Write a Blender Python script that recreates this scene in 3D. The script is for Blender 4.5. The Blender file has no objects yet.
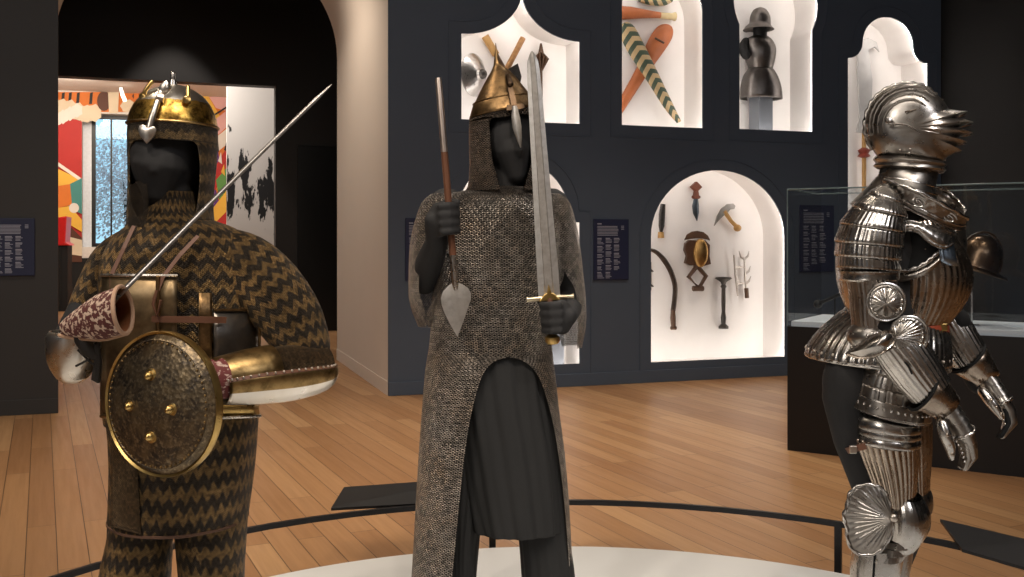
import bpy, bmesh, math, random
from mathutils import Vector, Matrix, Quaternion
random.seed(7)
PI = math.pi
V = Vector
SC = bpy.context.scene
COL = SC.collection
F = 1000.0                       # focal length in pixels
CAMZ = 1.45
HORIZON = 240.0

def P(px, py, Y):                # a photo pixel at distance Y, as a point of the room
    return V(((px - 512) * Y / F, Y, CAMZ - (py - HORIZON) * Y / F))

# ------------------------------------------------------------------ materials
class NT:
    def __init__(self, name):
        self.m = bpy.data.materials.new(name); self.m.use_nodes = True
        self.t = self.m.node_tree; self.t.nodes.clear()
        self.out = self.t.nodes.new('ShaderNodeOutputMaterial')
    def n(self, typ, **kw):
        nd = self.t.nodes.new(typ)
        for k, v in kw.items(): setattr(nd, k, v)
        return nd
    def l(self, a, b): self.t.links.new(a, b)
    def put(self, sock, v):
        if isinstance(v, (int, float)): sock.default_value = v
        elif isinstance(v, (tuple, list)):
            sock.default_value = tuple(v) + ((1.0,) if len(v) == 3 and len(sock.default_value) == 4 else ())
        else: self.l(v, sock)
    def math(self, op, a, b=0.0, c=None, clamp=False):
        nd = self.n('ShaderNodeMath', operation=op, use_clamp=clamp)
        self.put(nd.inputs[0], a); self.put(nd.inputs[1], b)
        if c is not None: self.put(nd.inputs[2], c)
        return nd.outputs[0]
    def mix(self, fac, a, b, blend='MIX'):
        nd = self.n('ShaderNodeMix', data_type='RGBA', blend_type=blend)
        self.put(nd.inputs[0], fac); self.put(nd.inputs[6], a); self.put(nd.inputs[7], b)
        return nd.outputs[2]
    def noise(self, vec, scale, detail=4, rough=0.5):
        nd = self.n('ShaderNodeTexNoise'); nd.inputs['Scale'].default_value = scale
        nd.inputs['Detail'].default_value = detail; nd.inputs['Roughness'].default_value = rough
        if vec is not None: self.l(vec, nd.inputs['Vector'])
        return nd.outputs['Fac']
    def coord(self, which='Object'): return self.n('ShaderNodeTexCoord').outputs[which]
    def mapping(self, vec, scale=(1,1,1), rot=(0,0,0), loc=(0,0,0)):
        nd = self.n('ShaderNodeMapping'); self.l(vec, nd.inputs['Vector'])
        nd.inputs['Scale'].default_value = scale; nd.inputs['Rotation'].default_value = rot; nd.inputs['Location'].default_value = loc
        return nd.outputs[0]
    def ramp(self, fac, stops):
        nd = self.n('ShaderNodeValToRGB'); self.put(nd.inputs[0], fac)
        e = nd.color_ramp.elements
        while len(e) < len(stops): e.new(0.5)
        for el, (p, c) in zip(e, stops): el.position = p; el.color = tuple(c) + (1,)
        return nd.outputs[0]
    def bump(self, h, strength=0.3, dist=0.01):
        nd = self.n('ShaderNodeBump'); nd.inputs['Strength'].default_value = strength; nd.inputs['Distance'].default_value = dist
        self.l(h, nd.inputs['Height']); return nd.outputs[0]
    def bsdf(self, color, rough=0.5, metal=0.0, normal=None, spec=0.5, coat=0.0):
        nd = self.n('ShaderNodeBsdfPrincipled')
        self.put(nd.inputs['Base Color'], color); self.put(nd.inputs['Roughness'], rough); self.put(nd.inputs['Metallic'], metal)
        nd.inputs['Specular IOR Level'].default_value = spec
        if coat: nd.inputs['Coat Weight'].default_value = coat
        if normal is not None: self.l(normal, nd.inputs['Normal'])
        return nd.outputs[0]
    def done(self, sh): self.l(sh, self.out.inputs['Surface']); return self.m

def mat_plain(name, c, rough=0.6, metal=0.0, var=0.15, scale=20, spec=0.4, bump=0.0):
    t = NT(name); co = t.coord()
    f = t.noise(co, scale)
    d = tuple(x * (1 - var) for x in c); e = tuple(min(1, x * (1 + var)) for x in c)
    n = t.bump(t.noise(co, scale * 6), bump, 0.004) if bump else None
    return t.done(t.bsdf(t.mix(f, d, e), rough, metal, n, spec))

def mat_metal(name, c, dirt=(0.05, 0.035, 0.02), rough=0.28, amount=0.4, scale=14, bump=0.08):
    t = NT(name); co = t.coord()
    f = t.noise(co, scale, 6, 0.65)
    g = t.noise(co, scale * 5, 4)
    k = t.math('MULTIPLY', t.ramp(f, [(0.42, (0,0,0)), (0.72, (1,1,1))]), amount)
    colr = t.mix(k, c, dirt)
    r = t.math('ADD', t.math('MULTIPLY', g, 0.22), rough - 0.1)
    return t.done(t.bsdf(colr, r, 1.0, t.bump(g, bump, 0.002)))

def mat_emit(name, c, s):
    t = NT(name); e = t.n('ShaderNodeEmission'); e.inputs[0].default_value = tuple(c) + (1,); e.inputs[1].default_value = s
    return t.done(e.outputs[0])

def uv_xy(t):
    uv = t.n('ShaderNodeUVMap').outputs[0]
    s = t.n('ShaderNodeSeparateXYZ'); t.l(uv, s.inputs[0])
    return s.outputs[0], s.outputs[1], uv

def ring_field(t, u, v, pitch):
    """distance from the nearest link centre in a staggered lattice of rings (0 .. ~0.7)"""
    vv = t.math('DIVIDE', v, pitch)
    row = t.math('FLOOR', vv)
    uu = t.math('ADD', t.math('DIVIDE', u, pitch), t.math('MULTIPLY', t.math('MODULO', t.math('ABSOLUTE', row), 2.0), 0.5))
    fu = t.math('SUBTRACT', t.math('FRACT', uu), 0.5)
    fv = t.math('SUBTRACT', t.math('FRACT', vv), 0.5)
    return t.math('SQRT', t.math('ADD', t.math('MULTIPLY', fu, fu), t.math('MULTIPLY', fv, fv)))

def cell_random(t, u, v, pitch):
    cb = t.n('ShaderNodeCombineXYZ'); t.put(cb.inputs[0], t.math('FLOOR', t.math('DIVIDE', u, pitch))); t.put(cb.inputs[1], t.math('FLOOR', t.math('DIVIDE', v, pitch)))
    wn = t.n('ShaderNodeTexWhiteNoise'); wn.noise_dimensions = '2D'; t.l(cb.outputs[0], wn.inputs['Vector'])
    return wn.outputs['Value']

def mat_mail(name, pitch, light, dark, holes=False, metal=0.85, rough=0.38):
    t = NT(name); u, v, uv = uv_xy(t); co = t.coord()
    r = ring_field(t, u, v, pitch); rnd = cell_random(t, u, v, pitch)
    ring = t.math('SUBTRACT', 1.0, t.math('MULTIPLY', t.math('ABSOLUTE', t.math('SUBTRACT', r, 0.36)), 5.0), clamp=True)
    big = t.noise(co, 7, 5, 0.6); fine = t.noise(co, 120, 2)
    warm = t.mix(t.ramp(big, [(0.35, (0,0,0)), (0.7, (1,1,1))]), light, tuple(a * b for a, b in zip(light, (0.75, 0.58, 0.42))))
    warm = t.mix(t.math('MULTIPLY', fine, 0.6), warm, tuple(0.45 * x for x in light))
    warm = t.mix(t.math('MULTIPLY', rnd, 0.85), warm, tuple(0.22 * x for x in light))
    c = t.mix(ring, dark, warm)
    sh = t.bsdf(c, rough, metal, t.bump(ring, 0.9, pitch * 0.5))
    if holes:
        tr = t.n('ShaderNodeBsdfTransparent')
        mx = t.n('ShaderNodeMixShader')
        t.l(t.math('LESS_THAN', ring, 0.12), mx.inputs[0]); t.l(sh, mx.inputs[1]); t.l(tr.outputs[0], mx.inputs[2])
        sh = mx.outputs[0]
    return t.done(sh)

def mat_zigzag(name, period, zig, amp, ca, cb, pitch=0.0062):
    """mail woven in zigzag bands of brass and iron links; sizes in metres"""
    t = NT(name); u, v, uv = uv_xy(t); co = t.coord()
    tri = t.math('ABSOLUTE', t.math('SUBTRACT', t.math('FRACT', t.math('DIVIDE', u, zig)), 0.5))
    b = t.math('ADD', t.math('DIVIDE', v, period), t.math('MULTIPLY', tri, 2 * amp / period))
    b = t.math('ADD', b, t.math('MULTIPLY', t.noise(uv, 75, 3), 0.42))
    fr = t.math('FRACT', b)
    stripe = t.math('SMOOTH_MIN', t.math('MULTIPLY', t.math('ABSOLUTE', t.math('SUBTRACT', fr, 0.5)), 4.0), 2.0, 0.0)
    stripe = t.math('SUBTRACT', t.math('MULTIPLY', stripe, 3.0), 2.4, clamp=True)
    r = ring_field(t, u, v, pitch)
    ring = t.math('SUBTRACT', 1.0, t.math('MULTIPLY', t.math('ABSOLUTE', t.math('SUBTRACT', r, 0.36)), 4.6), clamp=True)
    c = t.mix(stripe, ca, cb)
    big = t.noise(co, 6, 5, 0.6)
    c = t.mix(t.ramp(big, [(0.35, (0,0,0)), (0.75, (1,1,1))]), c, t.mix(0.55, c, (0.03, 0.024, 0.018)))
    c = t.mix(t.math('MULTIPLY', cell_random(t, u, v, pitch), 0.75), c, t.mix(0.8, c, (0.01, 0.008, 0.006)))
    c2 = t.mix(ring, t.mix(0.85, c, (0.006, 0.005, 0.004)), c)
    return t.done(t.bsdf(c2, 0.42, 0.75, t.bump(ring, 0.8, pitch * 0.5)))

# ------------------------------------------------------------------ mesh builder
class MB:
    def __init__(self):
        self.bm = bmesh.new(); self.uv = self.bm.loops.layers.uv.new('UVMap')
    def face(self, vs, uvs=None, mi=0):
        try: f = self.bm.faces.new(vs)
        except ValueError: return None
        f.material_index = mi
        if uvs:
            for lp, q in zip(f.loops, uvs): lp[self.uv].uv = q
        return f
    def loft(self, rings, closed=True, cap0=False, cap1=False, mi=0, mifn=None, uscale=None, vflip=False):
        n = len(rings[0]); rv = [[self.bm.verts.new(p) for p in r] for r in rings]
        m = n if closed else n - 1
        tot = 0
        for r in rings: tot += sum((r[(i + 1) % n] - r[i]).length for i in range(m))
        U = uscale or tot / len(rings)
        vv = [0.0]
        for k in range(1, len(rings)):
            vv.append(vv[-1] + sum((rings[k][i] - rings[k-1][i]).length for i in range(n)) / n)
        for k in range(len(rings) - 1):
            for i in range(m):
                j = (i + 1) % n
                a = U * i / m; b = U * (i + 1) / m
                self.face((rv[k][i], rv[k][j], rv[k+1][j], rv[k+1][i]),
                          ((a, -vv[k]), (b, -vv[k]), (b, -vv[k+1]), (a, -vv[k+1])), mifn(k, i) if mifn else mi)
        if cap0: self.face(list(reversed(rv[0])), mi=mi)
        if cap1: self.face(rv[-1], mi=mi)
        return rv
    def tube(self, pts, radii, n=12, up=None, mi=0, caps=True, round_ends=False, flute=None, flat=1.0, twist=0.0):
        pts = [V(p) for p in pts]
        if isinstance(radii, (int, float)): radii = [radii] * len(pts)
        if round_ends:
            t0 = (pts[0] - pts[1]).normalized(); t1 = (pts[-1] - pts[-2]).normalized()
            r0, r1 = radii[0], radii[-1]
            a0 = [(pts[0] + t0 * r0 * s, r0 * c) for s, c in ((0.98, 0.18), (0.8, 0.6), (0.45, 0.89))]
            a1 = [(pts[-1] + t1 * r1 * s, r1 * c) for s, c in ((0.45, 0.89), (0.8, 0.6), (0.98, 0.18))]
            pts = [p for p, _ in a0] + pts + [p for p, _ in a1]
            radii = [r for _, r in a0] + list(radii) + [r for _, r in a1]
        rings = []; prev = None
        for i, p in enumerate(pts):
            if i == 0: d = pts[1] - pts[0]
            elif i == len(pts) - 1: d = pts[-1] - pts[-2]
            else: d = (pts[i+1] - pts[i]).normalized() + (pts[i] - pts[i-1]).normalized()
            d.normalize()
            ref = V(up) if up is not None else (prev if prev is not None else (V((0,0,1)) if abs(d.z) < 0.9 else V((0,1,0))))
            a = (ref - d * ref.dot(d))
            if a.length < 1e-6: a = V((1,0,0)) - d * d.x
            a.normalize(); b = d.cross(a); prev = a
            ring = []
            for k in range(n):
                t = 2 * PI * k / n + twist * i
                r = radii[i]
                if flute: r *= 1 + flute[1] * (abs(math.cos(flute[0] * t / 2)) - 0.5)
                ring.append(p + a * math.cos(t) * r + b * math.sin(t) * r * flat)
            rings.append(ring)
        return self.loft(rings, True, caps, caps, mi)
    def ellipsoid(self, c, r, n=20, m=12, mi=0, rot=None):
        c = V(c); rings = []
        for k in range(1, m):
            th = PI * k / m
            ring = []
            for i in range(n):
                t = 2 * PI * i / n
                q = V((r[0] * math.sin(th) * math.cos(t), r[1] * math.sin(th) * math.sin(t), r[2] * math.cos(th)))
                if rot is not None: q = rot @ q
                ring.append(c + q)
            rings.append(ring)
        rv = self.loft(rings, True, False, False, mi)
        def q(p):
            p = V(p); p = rot @ p if rot is not None else p
            return self.bm.verts.new(c + p)
        top = q((0,0,r[2])); bot = q((0,0,-r[2]))
        for i in range(n):
            j = (i + 1) % n
            self.face((top, rv[0][j], rv[0][i]), mi=mi) ; self.face((bot, rv[-1][i], rv[-1][j]), mi=mi)
    def lathe(self, prof, origin, axis=(0,0,1), n=32, mi=0, cap=False):
        axis = V(axis).normalized(); ref = V((0,0,1)) if abs(axis.z) < 0.9 else V((1,0,0))
        a = ref.cross(axis).normalized(); b = axis.cross(a)
        rings = [[V(origin) + axis * h + (a * math.cos(2*PI*k/n) + b * math.sin(2*PI*k/n)) * max(r, 1e-4) for k in range(n)] for r, h in prof]
        return self.loft(rings, True, cap, cap, mi)
    def prism(self, outline, o, X, Yv, depth, mi=0, mid=None):
        """outline in (x,y) of the frame X,Yv at o, thickness depth along the normal"""
        X = V(X); Yv = V(Yv); N = X.cross(Yv).normalized(); o = V(o)
        a = [self.bm.verts.new(o + X * x + Yv * y + N * depth / 2) for x, y in outline]
        b = [self.bm.verts.new(o + X * x + Yv * y - N * depth / 2) for x, y in outline]
        self.face(a, [(x, y) for x, y in outline], mi); self.face(list(reversed(b)), [(x, y) for x, y in reversed(outline)], mi)
        k = len(outline)
        for i in range(k):
            j = (i + 1) % k
            self.face((a[j], a[i], b[i], b[j]), mi=mi)
    def box(self, lo, hi, mi=0, M=None):
        lo = V(lo); hi = V(hi)
        c = [V((x, y, z)) for x in (lo.x, hi.x) for y in (lo.y, hi.y) for z in (lo.z, hi.z)]
        if M is not None: c = [M @ p for p in c]
        v = [self.bm.verts.new(p) for p in c]
        for f in ((0,1,3,2), (4,6,7,5), (0,4,5,1), (2,3,7,6), (0,2,6,4), (1,5,7,3)):
            self.face([v[i] for i in f], [(v[i].co.x + v[i].co.y, v[i].co.z) for i in f], mi)
    def strip(self, pts, width, thick, up, mi=0, n=1):
        """a flat ribbon along pts; up = its face normal"""
        pts = [V(p) for p in pts]; up = V(up).normalized(); rings = []
        for i, p in enumerate(pts):
            d = (pts[min(i+1, len(pts)-1)] - pts[max(i-1, 0)]).normalized()
            s = d.cross(up).normalized(); u = s.cross(d).normalized()
            w = width[i] if isinstance(width, (list, tuple)) else width
            rings.append([p + s*w/2 + u*thick/2, p - s*w/2 + u*thick/2, p - s*w/2 - u*thick/2, p + s*w/2 - u*thick/2])
        self.loft(rings, True, True, True, mi)
    def blade(self, pts, widths, thick, face, mi=0):
        """a blade of diamond section along pts"""
        pts = [V(p) for p in pts]; face = V(face).normalized(); rings = []
        for i, p in enumerate(pts):
            d = (pts[min(i+1, len(pts)-1)] - pts[max(i-1, 0)]).normalized()
            s = d.cross(face).normalized(); u = s.cross(d).normalized(); w = widths[i] / 2; q = min(thick / 2, w * .6)
            rings.append([p + s*w, p + s*w*.35 + u*q, p - s*w*.35 + u*q, p - s*w, p - s*w*.35 - u*q, p + s*w*.35 - u*q])
        self.loft(rings, True, True, True, mi)
    def build(self, name, mats, parent=None, solid=0, smooth=True, angle=42, bevel=0, subsurf=0, recalc=True):
        bm = self.bm
        bmesh.ops.remove_doubles(bm, verts=bm.verts, dist=1e-5)
        if recalc: bmesh.ops.recalc_face_normals(bm, faces=bm.faces)
        if smooth:
            for f in bm.faces: f.smooth = True
            for e in bm.edges:
                if len(e.link_faces) == 2 and e.calc_face_angle(0) > math.radians(angle): e.smooth = False
        me = bpy.data.meshes.new(name); bm.to_mesh(me); bm.free()
        return finish(name, me, mats, parent, solid, bevel, subsurf)

def world_loc(o):
    p = V((0, 0, 0))
    while o is not None: p += o.location; o = o.parent
    return p

def finish(name, me, mats, parent=None, solid=0, bevel=0, subsurf=0, origin=None):
    if not isinstance(mats, (list, tuple)): mats = [mats]
    for m in mats: me.materials.append(m)
    o = bpy.data.objects.new(name, me); COL.objects.link(o)
    if parent is not None:
        off = world_loc(parent); o.parent = parent
    else:
        xs = [v.co for v in me.vertices]
        off = origin if origin is not None else V(((min(v.x for v in xs) + max(v.x for v in xs)) / 2, (min(v.y for v in xs) + max(v.y for v in xs)) / 2, min(v.z for v in xs)))
        o.location = off
    me.transform(Matrix.Translation(-off))
    if solid:
        s = o.modifiers.new('Solidify', 'SOLIDIFY'); s.thickness = abs(solid); s.offset = 1 if solid > 0 else -1
    if bevel:
        b = o.modifiers.new('Bevel', 'BEVEL'); b.width = bevel; b.segments = 2; b.limit_method = 'ANGLE'
    if subsurf:
        s = o.modifiers.new('Subsurf', 'SUBSURF'); s.levels = subsurf; s.render_levels = subsurf
    return o

def blob(mb, name, mat, parent, voxel=0.008, smooth=4, deci=None):
    """fuse the closed pieces in mb into one continuous skin"""
    me = bpy.data.meshes.new('tmp'); bmesh.ops.recalc_face_normals(mb.bm, faces=mb.bm.faces); mb.bm.to_mesh(me); mb.bm.free()
    o = bpy.data.objects.new('tmp', me); COL.objects.link(o)
    r = o.modifiers.new('r', 'REMESH'); r.mode = 'VOXEL'; r.voxel_size = voxel; r.use_smooth_shade = True
    s = o.modifiers.new('s', 'SMOOTH'); s.iterations = smooth; s.factor = 0.5
    dg = bpy.context.evaluated_depsgraph_get(); dg.update()
    m2 = bpy.data.meshes.new_from_object(o.evaluated_get(dg), depsgraph=dg)
    m2.name = name
    bpy.data.objects.remove(o); bpy.data.meshes.remove(me)
    for p in m2.polygons: p.use_smooth = True
    m2.materials.clear()
    return finish(name, m2, mat, parent)

def tag(o, label, cat, group=None, kind=None):
    o['label'] = label
    o['category'] = cat
    if group: o['group'] = group
    if kind: o['kind'] = kind
    return o
def thing(name, loc, label, cat, group=None):
    o = bpy.data.objects.new(name, None); COL.objects.link(o); o.location = loc; o.empty_display_size = 0.1
    return tag(o, label, cat, group)
def struct(o):
    o['kind'] = 'structure'; return o

def facing(px):
    """level axes of a figure that is turned towards the viewer: across, away"""
    k = (px - 512) / F; nrm = math.sqrt(1 + k * k)
    return V((1, -k, 0)) / nrm, V((k, 1, 0)) / nrm, nrm

def ringpx(x0, x1, py, Y, b, n=48, yo=0.0, pyr=None, flute=None, t0=0.0, t1=2*PI, opened=False):
    """a level (or tilted) oval around a figure: its left and right limits in photo pixels at distance Y, half depth b metres.
       angle 0 is the back, pi the front; flute = (count, relative depth)"""
    closed = abs(t1 - t0 - 2 * PI) < 1e-6 and not opened
    A, B, nrm = facing((x0 + x1) / 2)
    c = P((x0 + x1) / 2, (py + (pyr if pyr is not None else py)) / 2, Y + yo); a = (x1 - x0) / 2 * (Y + yo) / F / nrm
    dz = ((pyr - py) / 2 * (Y + yo) / F) if pyr is not None else 0.0
    r = []
    for i in range(n):
        t = t0 + (t1 - t0) * i / (n if closed else n - 1)
        s, k = math.sin(t), math.cos(t)
        g = 1.0
        if flute: g = 1 + flute[1] * (abs(math.cos(flute[0] * t / 2)) - 0.5)
        r.append(c + A * (a * s * g) + B * (b * k * g) + V((0, 0, -dz * s)))
    return r

def lerp(a, b, t): return a + (b - a) * t
def interp(rows, k):
    """smoothly subdivide a table of numeric rows by k"""
    out = []
    n = len(rows)
    for i in range(n - 1):
        for j in range(k):
            t = j / k
            p0, p1, p2, p3 = rows[max(i-1, 0)], rows[i], rows[i+1], rows[min(i+2, n-1)]
            out.append(tuple(0.5 * ((2*b) + (c-a)*t + (2*a-5*b+4*c-d)*t*t + (-a+3*b-3*c+d)*t**3) for a, b, c, d in zip(p0, p1, p2, p3)))
    out.append(tuple(rows[-1]))
    return out
# ================================================================== the setting
A0 = V((-1.15, 9.3, 0)); D = V((0.946, 0.325, 0)).normalized(); NB = V((-D.y, D.x, 0))   # wall direction, direction behind the wall
def W(px, py, e=0.0):
    """photo pixel -> (along wall, height) on the plane e metres behind the front wall"""
    k = (px - 512) / F; o = A0 + NB * e
    s = (k * o.y - o.x) / (D.x - k * D.y)
    Y = o.y + D.y * s
    return s, CAMZ - (py - HORIZON) * Y / F
def WP(s, z, e=0.0): return A0 + D * s + NB * e + V((0, 0, z))
def WQ(px, py, e=0.0): return WP(*W(px, py, e), e)

M_wall = mat_plain('slate_wall_paint', (0.074, 0.096, 0.134), 0.55, var=0.06, scale=3, bump=0.02)
M_black = mat_plain('black_wall_paint', (0.006, 0.006, 0.0062), 0.75, var=0.06, scale=3, bump=0.02)
M_cor = mat_plain('corridor_paint', (0.022, 0.0195, 0.018), 0.6, var=0.06, scale=3)
M_plaster = mat_plain('warm_plaster', (0.66, 0.58, 0.51), 0.7, var=0.03, scale=2, bump=0.02)
M_niche = mat_plain('niche_plaster', (0.83, 0.80, 0.775), 0.8, var=0.05, scale=5, bump=0.06)
M_white = mat_plain('white_platform', (0.68, 0.68, 0.67), 0.45, var=0.03, scale=3)
M_ceil = mat_plain('ceiling_paint', (0.16, 0.155, 0.15), 0.8)
M_ceilw = mat_plain('white_ceiling_paint', (0.7, 0.66, 0.62), 0.8)
M_case = mat_plain('case_black', (0.007, 0.007, 0.008), 0.4, var=0.05)
M_deck = mat_plain('case_deck', (0.66, 0.72, 0.80), 0.6, var=0.03)
M_rail = mat_plain('rail_metal', (0.022, 0.022, 0.024), 0.35, metal=0.6, var=0.1)
M_navy = mat_plain('navy_panel', (0.017, 0.022, 0.060), 0.5, var=0.05)
M_ink = mat_plain('printed_grey', (0.30, 0.31, 0.38), 0.6, var=0.05)
M_led = mat_emit('led_warm', (1.0, 0.92, 0.85), 14.5)

def mat_oak():
    t = NT('oak_planks'); co = t.coord('Object')
    ang = math.atan2(1.0, -0.47)
    mp = t.mapping(co, rot=(0, 0, -ang))
    br = t.n('ShaderNodeTexBrick'); t.l(mp, br.inputs['Vector'])
    br.offset = 0.37; br.offset_frequency = 2
    for k, v in (('Scale', 1.0), ('Mortar Size', 0.0022), ('Mortar Smooth', 0.2), ('Bias', 0.0), ('Brick Width', 2.1), ('Row Height', 0.132)): br.inputs[k].default_value = v
    br.inputs['Color1'].default_value = (0, 0, 0, 1); br.inputs['Color2'].default_value = (1, 1, 1, 1); br.inputs['Mortar'].default_value = (0.5, 0.5, 0.5, 1)
    tone = t.ramp(br.outputs['Color'], [(0.0, (0.265, 0.125, 0.048)), (0.35, (0.325, 0.163, 0.066)), (0.7, (0.365, 0.192, 0.082)), (1.0, (0.43, 0.245, 0.112))])
    warp = t.n('ShaderNodeVectorMath', operation='ADD'); t.l(mp, warp.inputs[0])
    cmb = t.n('ShaderNodeCombineXYZ'); t.l(t.math('MULTIPLY', br.outputs['Color'], 7.0), cmb.inputs[0]); t.l(t.math('MULTIPLY', br.outputs['Color'], 3.0), cmb.inputs[2])
    t.l(cmb.outputs[0], warp.inputs[1])
    g = t.noise(t.mapping(warp.outputs[0], scale=(1.6, 34, 1)), 1.0, 6, 0.62)
    g2 = t.noise(t.mapping(warp.outputs[0], scale=(0.9, 5, 1)), 1.0, 3)
    c = t.mix(t.math('MULTIPLY', t.ramp(g, [(0.4, (0,0,0)), (0.68, (1,1,1))]), 0.42), tone, t.mix(0.5, tone, (0.10, 0.045, 0.018)))
    c = t.mix(t.math('MULTIPLY', g2, 0.28), c, (0.42, 0.25, 0.14))
    c = t.mix(br.outputs['Fac'], c, (0.06, 0.03, 0.014))
    n = t.bump(t.math('SUBTRACT', t.math('MULTIPLY', g, 0.3), br.outputs['Fac']), 0.12, 0.002)
    return t.done(t.bsdf(c, t.math('ADD', 0.30, t.math('MULTIPLY', g, 0.18)), 0.0, n, 0.4))
M_oak = mat_oak()

b = MB(); b.box((-16, -3, -0.1), (14, 33, 0)); struct(b.build('floor', M_oak, smooth=False))

# ---- outlines of the niches, in wall coordinates (s, z)
def arc(cx, cz, r, a0, a1, n, rz=None):
    return [(cx + r * math.cos(lerp(a0, a1, i / n)), cz + (rz or r) * math.sin(lerp(a0, a1, i / n))) for i in range(n + 1)]
def mids(pl, pr, py_, e=0): return W(pl, py_)[0], W(pr, py_)[0]
def round_niche(pl, pr, pyb, pys):
    s0, s1 = W(pl, 200)[0], W(pr, 200)[0]; zb = W((pl + pr) / 2, pyb)[1]; zs = W((pl + pr) / 2, pys)[1]; r = (s1 - s0) / 2
    return [(s0, zb), (s1, zb)] + arc((s0 + s1) / 2, zs, r, 0, PI, 28, r * .875)
def trefoil_niche(pl, pr, pyb, pysh, ra):
    s0, s1 = W(pl, 200)[0], W(pr, 200)[0]; m = (pl + pr) / 2; zb = W(m, pyb)[1]; zs = W(m, pysh)[1]; c = (s0 + s1) / 2; h = (s1 - s0) / 2
    q = h - ra - 0.012                       # the small hollow quarter between shoulder and arch
    pts = [(s0, zb), (s1, zb), (s1, zs), (c + ra + q, zs)]
    pts += arc(c + ra + q, zs + q, q, -PI / 2, -PI, 6)[1:]
    pts += arc(c, zs + q, ra, 0, PI, 24, ra * .87)[1:]
    pts += arc(c - ra - q, zs + q, q, 0, -PI / 2, 6)[1:]
    pts += [(s0, zs)]
    return pts
def ogee_niche(pl, pr, pyb, pysh, pyap):
    s0, s1 = W(pl, 200)[0], W(pr, 200)[0]; m = (pl + pr) / 2; zb = W(m, pyb)[1]; zs = W(m, pysh)[1]; za = W(m, pyap)[1]; c = (s0 + s1) / 2; h = (s1 - s0) / 2
    pts = [(s0, zb), (s1, zb)] + [(s1 - h * math.sin(t), za - (za - zs) * math.cos(t)) for t in [PI / 2 * i / 16 * 0.985 for i in range(17)]]
    pts += [(s0 + h * math.sin(t), za - (za - zs) * math.cos(t)) for t in [PI / 2 * i / 16 * 0.985 for i in reversed(range(17))]]
    return pts
def horseshoe_niche(pl, pr, pyb, pyc, rr):
    s0, s1 = W(pl, 200)[0], W(pr, 200)[0]; m = (pl + pr) / 2; zb = W(m, pyb)[1]; zc = W(m, pyc)[1]; c = (s0 + s1) / 2; h = (s1 - s0) / 2
    r = h * rr; a = math.acos(h / r)
    return [(s0, zb), (s1, zb)] + arc(c, zc, r, -a, PI + a, 36)
NICHES = {
    'ogee': ogee_niche(461.5, 580, 121.5, 37.5, -10),
    'club': round_niche(622, 703, 126.5, 9),
    'horse': horseshoe_niche(739.5, 812.8, 130.3, 3, 1.15),
    'tre': trefoil_niche(848, 928, 300, 60.5, 0.345),
    'low': round_niche(651, 785, 359.5, 237),
    'mid': trefoil_niche(446, 580, 366.5, 222, 0.56),
}
def offset(poly, d):
    n = len(poly); area = sum(poly[i][0] * poly[(i+1) % n][1] - poly[(i+1) % n][0] * poly[i][1] for i in range(n))
    sg = 1 if area > 0 else -1; out = []
    for i in range(n):
        p0, p, p1 = V(poly[i-1]), V(poly[i]), V(poly[(i+1) % n])
        e0 = (p - p0); e1 = (p1 - p)
        if e0.length < 1e-7 or e1.length < 1e-7: e0 = e0 if e0.length > 1e-7 else e1; e1 = e1 if e1.length > 1e-7 else e0
        e0.normalize(); e1.normalize()
        n0 = V((e0.y, -e0.x)) * sg; n1 = V((e1.y, -e1.x)) * sg
        m = n0 + n1
        if m.length < 0.3: m = n0
        m.normalize(); k = d / max(m.dot(n0), 0.5)
        out.append((p.x + m.x * k, p.y + m.y * k))
    return out

def filled(name, loops, thick, e, mat, kind=True):
    """a flat slab with holes standing in the wall frame, from depth e to e + thick"""
    cu = bpy.data.curves.new(name, 'CURVE'); cu.dimensions = '2D'; cu.fill_mode = 'BOTH'; cu.extrude = thick / 2
    for lp in loops:
        sp = cu.splines.new('POLY'); sp.points.add(len(lp) - 1); sp.use_cyclic_u = True
        for p, (s, z) in zip(sp.points, lp): p.co = (s, z, 0, 1)
    o = bpy.data.objects.new(name, cu); COL.objects.link(o)
    dg = bpy.context.evaluated_depsgraph_get(); dg.update()
    me = bpy.data.meshes.new_from_object(o.evaluated_get(dg), depsgraph=dg)
    bpy.data.objects.remove(o); bpy.data.curves.remove(cu)
    me.name = name
    M = Matrix(((D.x, 0, NB.x, A0.x), (D.y, 0, NB.y, A0.y), (0, 1, 0, 0), (0, 0, 0, 1)))
    me.transform(Matrix.Translation(NB * (e + thick / 2)) @ M)
    me.materials.clear()
    return finish(name, me, mat)

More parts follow.
